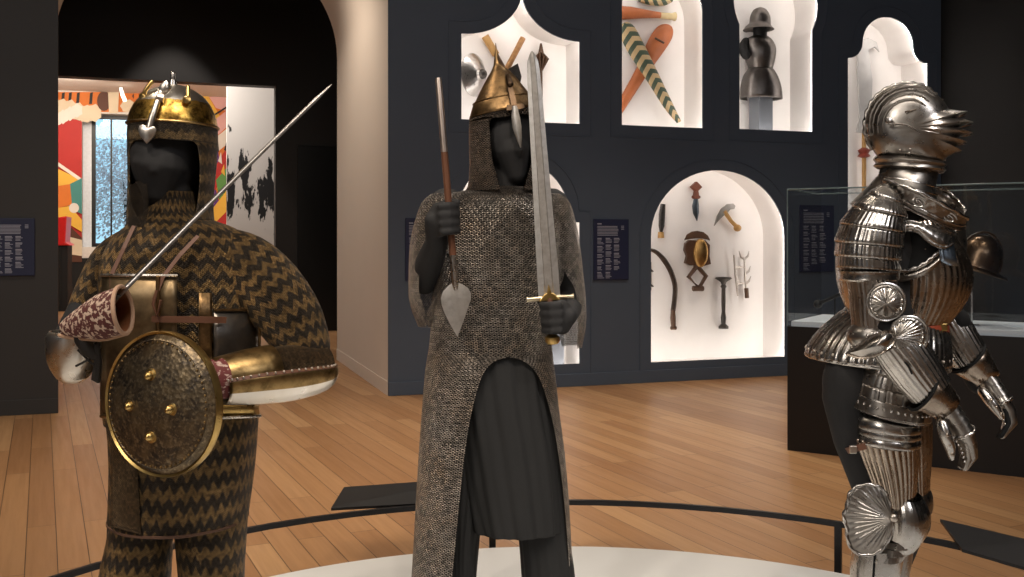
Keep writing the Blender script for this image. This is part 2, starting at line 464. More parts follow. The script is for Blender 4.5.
ARCH_L, ARCH_R, SPRING, TOP = -2.81, 0.0, 3.66, 5.6
RA = (ARCH_R - ARCH_L) / 2; CA = (ARCH_R + ARCH_L) / 2
S_CORNER = W(941, 200)[0]
arch = [(CA - RA * math.cos(PI * i / 40), SPRING + RA * math.sin(PI * i / 40)) for i in range(41)]
M_wall_l = mat_plain('soot_wall_paint', (0.038, 0.036, 0.035), 0.55, var=0.06, scale=3, bump=0.02)
struct(filled('wall_beside_arch', [[(-7.5, 0), (ARCH_L, 0)] + arch[:21] + [(CA, TOP), (-7.5, TOP)]], 0.022, 0.0, M_wall_l))
outer = [(CA, TOP)] + arch[20:] + [(ARCH_R, 0), (S_CORNER, 0), (S_CORNER, TOP)]
struct(filled('wall_back', [outer] + list(NICHES.values()), 0.022, 0.0, M_wall))
DEPTH = 0.5
k = 0
for key, pl in NICHES.items():
    k += 1
    big = offset(pl, 0.055)
    b = MB()
    b.loft([[WP(s, z, 0.022) for s, z in big], [WP(s, z, DEPTH) for s, z in big]], True)
    side = b.build('niche', M_niche, angle=35, recalc=False); struct(side)
    bk = filled('back_panel', [big], 0.03, DEPTH, M_niche); bk.parent = side; bk.location -= side.location
    b = MB()
    b.loft([[WP(s, z, 0.045) for s, z in offset(pl, 0.014)], [WP(s, z, 0.045) for s, z in offset(pl, 0.05)]], True)
    led = b.build('led_strip', M_led, side, smooth=False)
    b = MB()
    t = offset(pl, 0.115)
    # a small step of the painted frame round each niche
    ou = offset(pl, 0.127)
    b.loft([[WP(s, z, 0.0) for s, z in t], [WP(s, z, -0.008) for s, z in t], [WP(s, z, -0.008) for s, z in ou], [WP(s, z, 0.0) for s, z in ou]], True)
    struct(b.build('trim_%d' % k, M_wall, angle=30))
for nm, s0, s1 in (('baseboard_left', -7.5, ARCH_L), ('baseboard_back', ARCH_R, S_CORNER)):
    b = MB(); Mx = Matrix(((D.x, NB.x, 0, A0.x), (D.y, NB.y, 0, A0.y), (0, 0, 1, 0), (0, 0, 0, 1)))
    b.box((s0, -0.016, 0), (s1, 0, 0.125), M=Mx); struct(b.build(nm, M_wall_l if nm == 'baseboard_left' else M_wall, smooth=False, bevel=0.003))

# the passage behind the arch
prof = [(ARCH_L, 0)] + [(CA - RA * math.cos(PI * i / 40), SPRING + RA * math.sin(PI * i / 40)) for i in range(41)] + [(ARCH_R, 0)]
TUN = 3.0
SLB = W(55, 200, TUN)[0]          # the left side splays back
RB = (ARCH_R - SLB) / 2; CB = (ARCH_R + SLB) / 2
prof2 = [(SLB, 0)] + [(CB - RB * math.cos(PI * i / 40), SPRING + RA * math.sin(PI * i / 40)) for i in range(41)] + [(ARCH_R, 0)]
b = MB(); b.loft([[WP(s, z, 0.022) for s, z in prof], [WP(s, z, TUN) for s, z in prof2]], False); struct(b.build('wall_passage', M_plaster, angle=50))
b = MB(); b.box((ARCH_R - 0.006, 0.03, 0), (ARCH_R + 0.01, TUN, 0.13), M=Mx); struct(b.build('baseboard_passage', M_plaster, smooth=False))
b = MB(); b.box((ARCH_R, TUN - 0.02, 0), (4.5, TUN, 6.2), M=Mx); b.box((-9.5, TUN - 0.02, 0), (SLB, TUN, 6.2), M=Mx)
b.box((SLB, TUN - 0.02, 5.08), (ARCH_R, TUN, 6.2), M=Mx)
struct(b.build('wall_corridor_front', M_cor, smooth=False))
E2 = 6.9
S_J = W(275.5, 200, E2)[0]; Z_H = W(168, 81, E2)[1]
b = MB(); b.box((S_J, E2, 0), (4.5, E2 + 0.25, 6.2), M=Mx); b.box((-9.5, E2, Z_H), (S_J, E2 + 0.25, 6.2), M=Mx)
struct(b.build('wall_corridor_back', M_cor, smooth=False))
sd0, sd1 = W(297, 200, E2)[0], W(360, 200, E2)[0]; zd = W(310, 146, E2)[1]
b = MB(); b.box((sd0, E2 - 0.03, 0), (sd1, E2, zd), M=Mx); struct(b.build('door_1', mat_plain('black_door', (0.007, 0.007, 0.007), 0.35), smooth=False, bevel=0.01))
b = MB(); b.box((4.5, TUN, 0), (4.7, E2 + 0.25, 6.2), M=Mx); b.box((-9.7, TUN, 0), (-9.5, E2 + 0.25, 6.2), M=Mx); struct(b.build('wall_corridor_end', M_cor, smooth=False))
b = MB(); b.box((-9.7, TUN - 0.02, 6.2), (4.7, E2 + 0.25, 6.4), M=Mx); struct(b.build('ceiling_corridor', M_cor, smooth=False))

# the bright gallery beyond
E3 = 16.5
ZC3 = W(100, 92, E3)[1]
sw0, sw1 = W(82, 200, E3)[0], W(134, 200, E3)[0]; zw0, zw1 = W(90, 247, E3)[1], W(90, 113, E3)[1]
b = MB()
SL3, SR3 = W(20, 200, E3)[0], W(300, 200, E3)[0]
b.box((SL3, E3, 0), (sw0, E3 + 0.5, ZC3 + .3), M=Mx); b.box((sw1, E3, 0), (SR3, E3 + 0.5, ZC3 + .3), M=Mx)
b.box((sw0, E3, 0), (sw1, E3 + 0.5, zw0), M=Mx); b.box((sw0, E3, zw1), (sw1, E3 + 0.5, ZC3 + .3), M=Mx)
struct(b.build('wall_gallery_back', M_ceilw, smooth=False))
b = MB(); b.box((SL3 - .3, E2 + .25, 0), (SL3, E3 + .5, ZC3 + .3), M=Mx); b.box((SR3, E2 + .25, 0), (SR3 + .3, E3 + .5, ZC3 + .3), M=Mx); struct(b.build('wall_gallery_side', M_ceilw, smooth=False))
b = MB(); b.box((SL3 - .3, E2 + .25, ZC3), (SR3 + .3, E3, ZC3 + 0.2), M=Mx); struct(b.build('ceiling_gallery', M_ceilw, smooth=False))
b = MB(); b.box((SL3, E3 - 0.03, 0), (SR3, E3, W(90, 258, E3)[1]), M=Mx); struct(b.build('baseboard_gallery', M_black, smooth=False))

M_frame = mat_plain('window_frame_black', (0.012, 0.012, 0.013), 0.4)
b = MB(); g = E3 + 0.36
wf0, wf1 = W(90.5, 200, E3)[0], sw1
wz = 0.09
b.box((wf0, g, zw0), (wf0 + wz, g + .08, zw1), M=Mx); b.box((wf1 - wz, g, zw0), (wf1, g + .08, zw1), M=Mx)
b.box((wf0, g, zw1 - wz), (wf1, g + .08, zw1), M=Mx); b.box((wf0, g, zw0), (wf1, g + .08, zw0 + wz), M=Mx)
b.box((wf0 + .42, g + .02, zw0), (wf0 + .46, g + .06, zw1), M=Mx)
win = struct(b.build('window_1', M_frame, smooth=False))
b = MB(); b.box((sw0, g - 0.02, zw0), (wf0, g + .1, zw1), M=Mx); b.build('window_jamb', mat_plain('jamb_white', (0.72, 0.76, 0.82), 0.6), win, smooth=False)
def mat_glass(name, tint=(1, 1, 1), refl=0.08):
    t = NT(name); tr = t.n('ShaderNodeBsdfTransparent'); tr.inputs[0].default_value = tuple(tint) + (1,)
    gl = t.n('ShaderNodeBsdfGlossy'); gl.inputs['Roughness'].default_value = 0.02
    lw = t.n('ShaderNodeLayerWeight'); lw.inputs['Blend'].default_value = 0.5
    mx = t.n('ShaderNodeMixShader')
    t.l(t.math('ADD', refl * 0.4, t.math('MULTIPLY', t.math('POWER', lw.outputs['Facing'], 4.0), 0.35)), mx.inputs[0]); t.l(tr.outputs[0], mx.inputs[1]); t.l(gl.outputs[0], mx.inputs[2])
    return t.done(mx.outputs[0])
M_pane = mat_glass('window_glass', (0.80, 0.95, 1.0), 0.04)
b = MB(); b.box((wf0 + wz, g + .035, zw0 + wz), (wf1 - wz, g + .045, zw1 - wz), M=Mx); b.build('window_pane', M_pane, win, smooth=False)

# mural: flat coloured shapes on the gallery wall
mc = [mat_plain('mural_' + n, c, 0.6, var=0.12, scale=3) for n, c in (
    ('red', (0.42, 0.018, 0.014)), ('orange', (0.62, 0.16, 0.018)), ('cream', (0.66, 0.55, 0.40)), ('brown', (0.09, 0.03, 0.015)),
    ('yellow', (0.75, 0.42, 0.05)), ('teal', (0.05, 0.22, 0.2)), ('pink', (0.7, 0.38, 0.36)), ('purple', (0.10, 0.025, 0.16)), ('green', (0.10, 0.26, 0.06)), ('white', (0.72, 0.66, 0.6)), ('black', (0.015, 0.012, 0.01)))]
MRED, MOR, MCR, MBR, MYE, MTE, MPI, MPU, MGR, MWH, MBK = range(11)
b = MB()
lay = [0]
def shape(px, mi, w=None):
    lay[0] += 1
    e = E3 - 0.004 - 0.0015 * lay[0]
    b.face([b.bm.verts.new(WQ(x, y, e)) for x, y in px], mi=mi)
def poly_ell(cx, cy, rx, ry, mi, n=18, wav=0, rot=0):
    pts = []
    for i in range(n):
        t = 2 * PI * i / n; q = 1 + (wav if i % 2 else 0)
        x, y = rx * q * math.cos(t), ry * q * math.sin(t)
        pts.append((cx + x * math.cos(rot) - y * math.sin(rot), cy + x * math.sin(rot) + y * math.cos(rot)))
    shape(pts, mi)
shape([(40, 92), (82, 92), (82, 262), (40, 262)], MRED)
shape([(40, 92), (150, 92), (150, 112), (40, 112)], MOR)
for x in (62, 69, 77, 90, 138, 146): shape([(x, 93), (x + 3, 92), (x + 2, 104), (x - 1, 104)], MBK)
for i in range(6): poly_ell(54 + i * 8, 113 - 4.5 * math.cos((i - 1.0) * 0.9) - i * 0.8, 7, 8, MCR, 14, 0.18)
for i in range(4): poly_ell(56 + i * 7, 120 - i * 3.2, 5, 6, MWH, 12, 0.25)
poly_ell(104, 101, 7, 10, MBR, 16)
shape([(108, 92), (119, 92), (118, 113), (109, 113)], MCR)
poly_ell(128, 106, 7, 6, MCR, 14, 0.15); poly_ell(144, 96, 12, 5, MBR, 12)
shape([(56, 168), (82, 180), (82, 186), (56, 190)], MYE); shape([(58, 162), (81, 178), (80, 181), (58, 166)], MWH)
shape([(70, 184), (82, 178), (82, 214), (68, 208)], MTE); shape([(58, 186), (70, 184), (72, 205), (57, 208)], MOR)
shape([(57, 208), (70, 206), (82, 220), (82, 232), (72, 226), (57, 216)], MYE); poly_ell(74, 208, 5, 5, MWH)
shape([(57, 220), (72, 228), (82, 238), (82, 262), (57, 262)], MBR); shape([(66, 236), (82, 240), (82, 256), (68, 254)], MCR)
# right of the window
shape([(134, 92), (240, 92), (240, 262), (134, 262)], MOR)
shape([(190, 92), (206, 92), (222, 120), (204, 130)], MYE); shape([(206, 92), (230, 92), (230, 112), (216, 108)], MPI)
shape([(204, 128), (230, 108), (230, 124), (206, 146)], MPI); shape([(205, 146), (230, 126), (230, 142), (207, 160)], MWH)
shape([(203, 128), (212, 122), (216, 136), (206, 146)], MYE)
shape([(206, 160), (218, 150), (220, 165), (209, 176)], MPU); shape([(212, 172), (230, 142), (230, 166), (214, 192)], MRED)
shape([(216, 180), (230, 164), (230, 188), (220, 204)], MGR); shape([(206, 188), (216, 190), (220, 206), (208, 214)], MPU)
shape([(210, 212), (230, 186), (230, 210), (216, 228)], MYE); shape([(212, 226), (230, 208), (230, 240), (214, 244)], MRED)
for i in range(7): shape([(206 + 3 * i, 150 + 11 * (i % 3)), (209 + 3 * i, 140 + 12 * (i % 3)), (210 + 3 * i, 152 + 12 * (i % 3))], (MBK, MWH, MYE)[i % 3])
shape([(208, 118), (230, 104), (230, 106), (208, 120)], MBK)
tag(b.build('mural', mc, smooth=False, solid=0.0), 'bright red, orange and cream abstract mural on the far gallery wall around the window', 'mural')

# white partition with black brushed paint
def mat_ink():
    t = NT('ink_painted_white'); co = t.coord('Object')
    n1 = t.noise(t.mapping(co, scale=(5.5, 5.5, 1.5), loc=(3.1, 0, .4)), 1.0, 6, 0.62)
    sx = t.n('ShaderNodeSeparateXYZ'); t.l(co, sx.inputs[0])
    # the paint is heaviest in a band at about eye height, in drips
    z = sx.outputs[2]
    band = t.math('SUBTRACT', 1.0, t.math('ABSOLUTE', t.math('DIVIDE', t.math('SUBTRACT', z, 2.35), 1.1)), clamp=True)
    band = t.math('SUBTRACT', t.math('MULTIPLY', t.math('POWER', band, 0.35), 0.36), 0.27)
    m = t.ramp(t.math('ADD', n1, band), [(0.56, (0, 0, 0)), (0.575, (1, 1, 1))])
    return t.done(t.bsdf(t.mix(m, (0.66, 0.63, 0.60), (0.009, 0.009, 0.010)), 0.6))
E4 = 8.2
b = MB(); b.box((W(227, 200, E4)[0], E4, 0), (W(276, 200, E4)[0] + .2, E4 + 0.2, 4.95), M=Mx)
tag(b.build('abstract_painting', mat_ink(), smooth=False), 'tall white panel with black brushed paint blotches seen through the arch', 'artwork')
# gallery bench
b = MB(); M_red = mat_plain('bench_red', (0.55, 0.012, 0.012), 0.35)
fr = thing('gallery_bench', WQ(62, 262, 13.5) * 1.0, 'red topped dark bench by the mural at the left edge of the archway', 'bench'); fr.location.z = 0
s0 = W(56, 250, 13.5)[0]; s1 = W(73, 250, 13.5)[0]
zt = W(60, 243, 13.5)[1]
b.prism([(s0, zt - .05), (s1, zt - .05), (s1 - .1, zt + .02), (s0 + .25, zt + .55), (s0, zt + .5)], WP(0, 0, 13.5), D, V((0,0,1)), 1.1); b.build('seat', M_red, fr, smooth=False, bevel=.02)
for ss in (s0 + .08, s1 - .12):
    b = MB(); b.box((ss - .06, 13.0, 0), (ss + .06, 14.0, zt - .05), M=Mx); b.build('leg', M_black, fr, smooth=False)

# outside the window
M_lawn = mat_plain('lawn', (0.30, 0.52, 0.50), 0.9, var=0.4, scale=0.4)
b = MB(); b.box((-20, E3 + .5, -.1), (10, 60, -.02), M=Mx); struct(b.build('ground_outside', M_lawn, smooth=False))
def mat_leaf(n, c): return mat_plain(n, c, 0.7, var=0.4, scale=1.5)
def tree(x, e, h, r, leaf, label):
    base = WP(x, 0, e); root = thing('autumn_tree', base, label, 'tree')
    b = MB(); b.tube([base, base + V((.1, 0, h * .35)), base + V((-.05, 0, h * .75))], [.16, .11, .04], 8); b.build('trunk', mat_plain('bark', (.06, .05, .045), .9), root)
    b = MB(); rr = random.Random(int(h * 100))
    for i in range(7000):
        d = V((rr.gauss(0, 1), rr.gauss(0, 1), rr.gauss(0, 1))).normalized() * r * rr.random() ** .4
        c = base + V((0, 0, h * .68)) + V((d.x, d.y, d.z * 0.95)); q = V((rr.gauss(0, 1), rr.gauss(0, 1), rr.gauss(0, 1))).normalized(); p = q.orthogonal().normalized(); s = rr.uniform(.03, .07)
        b.face([b.bm.verts.new(c + v) for v in (p * s, q.cross(p) * s * .6, -p * s, -q.cross(p) * s * .6)])
    b.build('crown', leaf, root, smooth=False, recalc=False)
xw = W(112, 200, E3 + 9)[0]
tree(xw + .4, E3 + 9, 4.6, 1.9, mat_leaf('leaf_pink', (.90, .62, .62)), 'pinkish autumn tree seen through the gallery window')
tree(xw - 3.2, E3 + 12, 7.5, 2.6, mat_leaf('leaf_teal', (.6, .80, .84)), 'tall bluish green tree outside the gallery window')
tree(xw + 3.6, E3 + 14, 6.5, 2.6, mat_leaf('leaf_gold', (.88, .72, .62)), 'golden autumn tree outside the gallery window')

# gallery ceiling lamps
M_lampg = mat_emit('gallery_light', (1, .85, .68), 4)
for (x0, x1, y, e, nm, lab) in ((58, 85, 80.5, 13.6, 'ceiling_lamp_bar', 'bright bar lamp on the far gallery ceiling at the arch edge'), (119, 126, 86, 15.2, 'ceiling_spotlight', 'small bright spotlight on the far gallery ceiling beside the helmet')):
    a = W(x0, y, e)[0]; c = W(x1, y, e)[0]
    b = MB(); 
    if nm == 'ceiling_lamp_bar':
        b.box((a, e - .35, ZC3 - .06), (c, e + .35, ZC3), 0, M=Mx); o = b.build(nm, M_lampg, smooth=False, bevel=.01)
    else:
        q = WP((a + c) / 2, ZC3 - .22, e); b.tube([q + V((-.04, 0, .16)), q, q + V((.06, 0, -.14))], [.03, .04, .04], 14); o = b.build(nm, M_lampg)
    tag(o, lab, 'lamp')

# room shell round the viewer
RC = WP(S_CORNER, 0)
b = MB(); b.box((S_CORNER, -16, 0), (S_CORNER + .2, 0.6, TOP), M=Mx); struct(b.build('wall_right', M_black, smooth=False))
b = MB(); b.box((-7.7, -16, 0), (-7.5, 0.02, TOP), M=Mx); struct(b.build('wall_left', M_wall, smooth=False))
b = MB(); b.box((-7.7, -12.2, 0), (S_CORNER + .2, -12.0, TOP), M=Mx); struct(b.build('wall_front', mat_plain('pale_gallery_wall', (0.36, 0.33, 0.30), 0.8), smooth=False))
b = MB(); b.box((-7.7, -12.2, TOP), (S_CORNER + .2, 0.03, TOP + .15), M=Mx); struct(b.build('ceiling', M_ceil, smooth=False))

# text panels
def text_panel(x0, x1, y0, y1, cols, label, seed):
    (s0, za), (s1, _), (_, zb) = W(x0, y0), W(x1, y0), W(x0, y1)
    r = random.Random(seed)
    b = MB(); b.box((s0, -0.02, zb), (s1, 0, za), M=Mx); o = b.build('text_panel', M_navy, smooth=False, bevel=.003)
    tag(o, label, 'text panel')
    w = s1 - s0; h = za - zb; b = MB(); e = -0.0212
    def line(a, c, z, t=0.007): b.box((s0 + a * w, e, zb + z * h - t), (s0 + c * w, e + .002, zb + z * h), M=Mx)
    line(.10, .22, .93, .012)
    z = .885
    while z > .73: line(.10, .70 - r.random() * .03, z); z -= .024
    for zz in (.89, .865, .84): line(.78, .86, zz)
    for c in range(3):
        a = .10 + c * .235; z = .69
        while z > .09 + .02 * c:
            line(a, a + .10 + .06 * r.random(), z, .010)
            z -= .026
            for q in range(r.randint(2, 4)): line(a, a + .10 + .09 * r.random(), z, .006); z -= .022
            z -= .02
    b.build('printed_text', M_ink, o, smooth=False)
text_panel(-10, 35, 218, 276, 3, 'navy text panel on the black wall left of the archway', 1)
text_panel(593, 628, 219, 280, 3, 'navy text panel on the slate wall beside the large weapon niche', 2)
text_panel(405, 440, 218, 281, 3, 'navy text panel half hidden behind the mail-clad spear holder', 3)

text_panel(799, 833, 205, 272, 3, 'navy text panel seen through the glass of the display case', 4)
# platform, rail and its label boards
PC = V((0.2, 2.37, 0)); HP = 0.15
b = MB(); b.lathe([(0.001, HP), (1.875, HP), (1.885, HP - .006), (1.885, 0.001), (0.001, 0.001)], PC, n=128)
tag(b.build('display_platform', M_white), 'low round white display platform under the three armoured figures', 'platform')
HR = 0.30
rail = thing('barrier_rail', PC.copy(), 'thin dark curved barrier rail running around the white platform', 'rail')
RR = 2.06
def rp(a, r=RR, z=HR): return PC + V((r * math.sin(a), r * math.cos(a), z))
b = MB()
angs = [math.radians(a) for a in range(-175, 176, 5)]
n = len(angs)
b.loft([[rp(a, RR - .009, HR) for a in angs] , [rp(a, RR + .009, HR) for a in angs], [rp(a, RR + .009, HR - .022) for a in angs], [rp(a, RR - .009, HR - .022) for a in angs], [rp(a, RR - .009, HR) for a in angs]], False)
b.build('top_rail', M_rail, rail, angle=40)
import cmath
for a in (math.radians(33.4), math.radians(-52), math.radians(85), math.radians(-95), math.radians(-8)):
    b = MB(); q = rp(a, RR, 0); t = V((math.cos(a), -math.sin(a), 0)); nn = V((math.sin(a), math.cos(a), 0))
    b.box((-.014, -.008, 0), (.014, .008, HR - .02), M=Matrix(((t.x, nn.x, 0, q.x), (t.y, nn.y, 0, q.y), (0, 0, 1, 0), (0, 0, 0, 1)))); b.build('post', M_rail, rail, smooth=False)
def board(pts, label):
    b = MB(); q = [V(p) for p in pts]; nn = (q[1] - q[0]).cross(q[3] - q[0]).normalized()
    if nn.z < 0: nn = -nn
    top = [b.bm.verts.new(p) for p in q]; low = [b.bm.verts.new(p - nn * .012) for p in q]
    b.face(top); b.face(list(reversed(low)))
    for i in range(4): b.face((top[i], low[i], low[(i+1) % 4], top[(i+1) % 4]))
    o = b.build('label_board', M_case, smooth=False); tag(o, label, 'label board')
board([P(331, 508, 4.27), P(470, 501, 4.40), P(470, 478, 4.62), P(344, 487, 4.50)], 'black sloping label board on the rail beside the long mail coat')
board([P(962, 549, 3.72), P(1045, 573, 3.50), P(1030, 540, 3.72), P(940, 519, 3.98)], 'black sloping label board on the rail beyond the steel armour')

# ------------------------------------------------------------------ display case
c0 = V((1.9, 6.9, 0)); c1 = V((3.46, 5.88, 0)); cd = (c1 - c0).normalized(); cn = V((-cd.y, cd.x, 0))
Mc = Matrix(((cd.x, cn.x, 0, c0.x), (cd.y, cn.y, 0, c0.y), (0, 0, 1, 0), (0, 0, 0, 1)))
CL = 2.6; CW = 0.8; HB = 0.855; HG = 1.795
case = thing('display_case', Mc @ V((CL / 2, CW / 2, 0)), 'long black glass-topped display case behind the steel armour', 'display case')
b = MB(); b.box((0, 0, 0), (CL, CW, HB), M=Mc); b.build('plinth', M_case, case, smooth=False)
b = MB(); b.box((.02, .02, HB), (CL - .02, CW - .02, HB + .035), M=Mc); b.build('deck', M_deck, case, smooth=False)
M_glass = mat_glass('case_glass', (.97, .985, .99), 0.10)
for lo, hi in (((0, 0, HB), (CL, .008, HG)), ((0, CW - .008, HB), (CL, CW, HG)), ((0, .008, HB), (.008, CW - .008, HG)), ((CL - .008, .008, HB), (CL, CW - .008, HG)), ((0, 0, HG), (CL, CW, HG + .008))):
    b = MB(); b.box(lo, hi, M=Mc); b.build('glass_pane', M_glass, case, smooth=False)
b = MB()
M_edge = mat_plain('glass_edge', (.16, .22, .23), .2)
for (a, c) in (((0, 0), (CL, 0)), ((0, CW), (CL, CW)), ((0, 0), (0, CW)), ((CL, 0), (CL, CW))):
    b.tube([Mc @ V((a[0], a[1], HG + .004)), Mc @ V((c[0], c[1], HG + .004))], .005, 6)
b.tube([Mc @ V((0, 0, HB)), Mc @ V((0, 0, HG))], .004, 6)
b.build('glass_edge', M_edge, case)
# ================================================================== things shown in the niches
NF = -NB
def N(px, py, e=0.44): return WQ(px, py, e)
M_steel_l = mat_metal('pale_steel', (.62, .60, .58), (.25, .22, .2), .3, .4)
M_iron = mat_metal('dark_iron', (.10, .095, .09), (.05, .03, .02), .42, .6)
M_brownw = mat_plain('brown_wood', (.085, .042, .022), .5, var=.3)
M_redw = mat_plain('orange_wood', (.40, .125, .045), .45, var=.28, scale=9)
M_tan = mat_plain('tan_wood', (.42, .24, .08), .5, var=.25)
M_green = mat_plain('dark_green_paint', (.035, .055, .035), .55, var=.25)
M_straw = mat_plain('straw_paint', (.58, .48, .27), .6, var=.15)
M_gold_d = mat_metal('dull_gold', (.42, .25, .09), (.1, .05, .02), .36, .5)
M_grey = mat_plain('grey_block', (.17, .185, .21), .6, var=.05)

# ogee niche
b = MB(); c = N(474, 75, .40)
ax = (NF * .8 + D * .62).normalized()
b.lathe([(.001, .10), (.05, .095), (.06, .075), (.13, .055), (.19, .015), (.215, 0), (.215, -.01), (.19, .0), (.13, .035), (.001, .04)], c, ax, 36)
sh = b.build('steel_buckler', M_steel_l); tag(sh, 'round polished steel buckler at the left of the tent-shaped niche', 'shield')
b = MB(); b.ellipsoid(c + ax * .10, (.05, .05, .05)); b.build('boss', M_iron, sh)
t = thing('gold_banded_staff', N(505, 70), 'gold and brown staff leaning left behind the conical helmet', 'staff')
b = MB(); b.tube([N(485, 36, .45), N(496, 55, .45)], .04, 10); b.build('head', M_tan, t)
b = MB(); b.tube([N(496, 55, .45), N(526, 108, .45)], .026, 10); b.build('shaft', M_brownw, t)
t = thing('war_axe', N(505, 75), 'wooden hafted axe leaning right behind the conical helmet', 'axe')
b = MB(); b.tube([N(523, 38, .34), N(498, 86, .34)], .03, 10); b.build('shaft', mat_plain('flecked_wood', (.34, .17, .06), .5, var=.6, scale=30), t)
b = MB(); b.prism([(-.02, -.13), (.09, -.15), (.12, 0), (.08, .13), (-.02, .07)], N(510, 76, .29), D, V((0, 0, 1)), .03); b.build('head', M_iron, t, smooth=False, bevel=.006)
t = thing('flanged_mace', N(541, 80), 'brown flanged mace upright beside the raised sword', 'mace')
b = MB(); b.tube([N(541, 64), N(541, 116)], .017, 10); b.build('shaft', M_brownw, t)
for i in range(6):
    b = MB(); a = PI * i / 6; X = D * math.cos(a) + NF * math.sin(a)
    b.prism([(-.012, -.12), (.012, -.12), (.085, .01), (.03, .07), (.008, .17), (-.008, .17), (-.03, .07), (-.085, .01)], N(541, 60), X, V((0, 0, 1)), .012); b.build('flange', M_brownw, t, smooth=False)

# club niche
def club(pts, w, mat, name, label, cat, th=.05, e=.43):
    """a flat wooden club; pts, widths in pixels"""
    b = MB(); rows = interp([(p[0], p[1], q) for p, q in zip(pts, w)], 5); rings = []
    d = (V(pts[-1]) - V(pts[0])).normalized()
    nx, ny = -d.y, d.x
    for x, y, q in rows:
        m = N(x, y, e); s = (N(x + nx, y + ny, e) - m).normalized(); r = q * 10.4 / F / 2
        rings.append([m + s * r * math.cos(t) + NF * min(th, r) * math.sin(t) for t in [2 * PI * i / 14 for i in range(14)]])
    b.loft(rings, True, True, True, uscale=1.0)
    return tag(b.build(name, mat), label, cat)
def mat_chevron():
    t = NT('chevron_paint'); u, v, uv = uv_xy(t)
    tri = t.math('ABSOLUTE', t.math('SUBTRACT', t.math('FRACT', t.math('MULTIPLY', u, 2.0)), 0.5))
    f = t.math('FRACT', t.math('ADD', t.math('MULTIPLY', v, 9.0), t.math('MULTIPLY', tri, 1.3)))
    m = t.math('GREATER_THAN', f, 0.5)
    n = t.noise(t.coord(), 30)
    return t.done(t.bsdf(t.mix(m, t.mix(n, (.52, .39, .21), (.40, .28, .14)), t.mix(n, (.03, .055, .035), (.055, .08, .05))), .55))
club([(622, 24), (627, 31), (637, 50), (652, 76), (668, 105), (679, 122)], [10, 19, 20, 15, 10, 5], mat_chevron(), 'painted_club', 'long tapering club painted with green and straw chevrons', 'club', e=.36)
o = club([(668.5, 25.5), (667, 28), (663.5, 34), (656, 46), (645, 66), (632, 88), (620, 108), (612, 122)], [6, 15, 21, 21, 15, 12, 10, 9], M_redw, 'paddle_club', 'orange wooden paddle club crossing behind the chevron club', 'club')
b = MB(); b.tube([N(655, 38, .378), N(664, 43, .378)], .012, 6); b.build('mark', M_brownw, o)
o = club([(612, 13), (630, 13), (645, 14), (662, 15.5)], [15, 13, 9, 6], M_redw, 'short_club', 'orange club lying level above the crossed clubs', 'club')
b = MB(); b.tube([N(660, 15.3, .43), N(672, 16.5, .43), N(675, 16.6, .43)], [.034, .036, .05], 10); b.build('grip', M_straw, o)
club([(640, -3), (652, 0), (664, 1), (672, 0)], [10, 11, 10, 5], mat_chevron(), 'painted_club', 'striped club at the very top of the club niche', 'club')

# horseshoe niche: half armour on a block
s, _ = W(761, 100, .34)
zb = NICHES['horse'][0][1] - .055; z1 = W(761, 97, .34)[1]
b = MB(); b.box((s - .09, .24, zb), (s + .085, .44, z1), M=Mx); tag(b.build('display_block', M_grey, smooth=False, bevel=.004), 'grey block carrying the small dark half armour', 'block')
M_harm = mat_metal('blackened_steel', (.17, .155, .145), (.06, .05, .045), .38, .4)
t = thing('half_armor', WP(s, z1, .34), 'dark half armour with brimmed helmet on a grey block in the horseshoe niche', 'armour')
def nring(x0, x1, py, bb, n=28, fl=None, e=.34):
    c = WQ((x0 + x1) / 2, py, e); a = (x1 - x0) / 2 * 11.4 / F; r = []
    for i in range(n):
        q = 2 * PI * i / n; g = 1 + (fl[1] * (abs(math.cos(fl[0] * q / 2)) - .5) if fl else 0)
        r.append(c + D * a * math.sin(q) * g + NB * bb * math.cos(q) * g)
    return r
b = MB(); b.loft([nring(*q) for q in interp([(752, 768, 36, .06), (745, 773, 40, .11), (743.5, 776, 48, .15), (745, 775, 58, .155), (748, 773, 66, .13), (749, 772, 70, .12)], 3)], True, True, True); b.build('cuirass', M_harm, t)
b = MB(); b.loft([nring(*q, fl=(6, .06)) for q in interp([(749, 772, 69, .12), (744, 777, 76, .15), (741, 781, 88, .17), (740.5, 782, 99, .17)], 3)], True); b.build('tasset_skirt', M_harm, t, solid=.004)
b = MB(); b.loft([nring(*q) for q in interp([(744, 773, 30, .17), (747, 770, 26, .13), (750, 770, 23, .11), (751, 769, 16, .105), (754, 766, 10, .06), (759, 762, 7.6, .012)], 3)], True, False, True); b.build('helmet', M_harm, t, solid=.004)
b = MB(); b.tube([WQ(760, 22, .34), WQ(760, 40, .34)], .075, 16); b.build('face', M_black, t)
b = MB(); b.tube([WQ(746, 42, .34), WQ(742, 48, .28), WQ(746, 55, .22)], [.05, .055, .05], 14, round_ends=True); b.build('arm_guard', M_black, t)

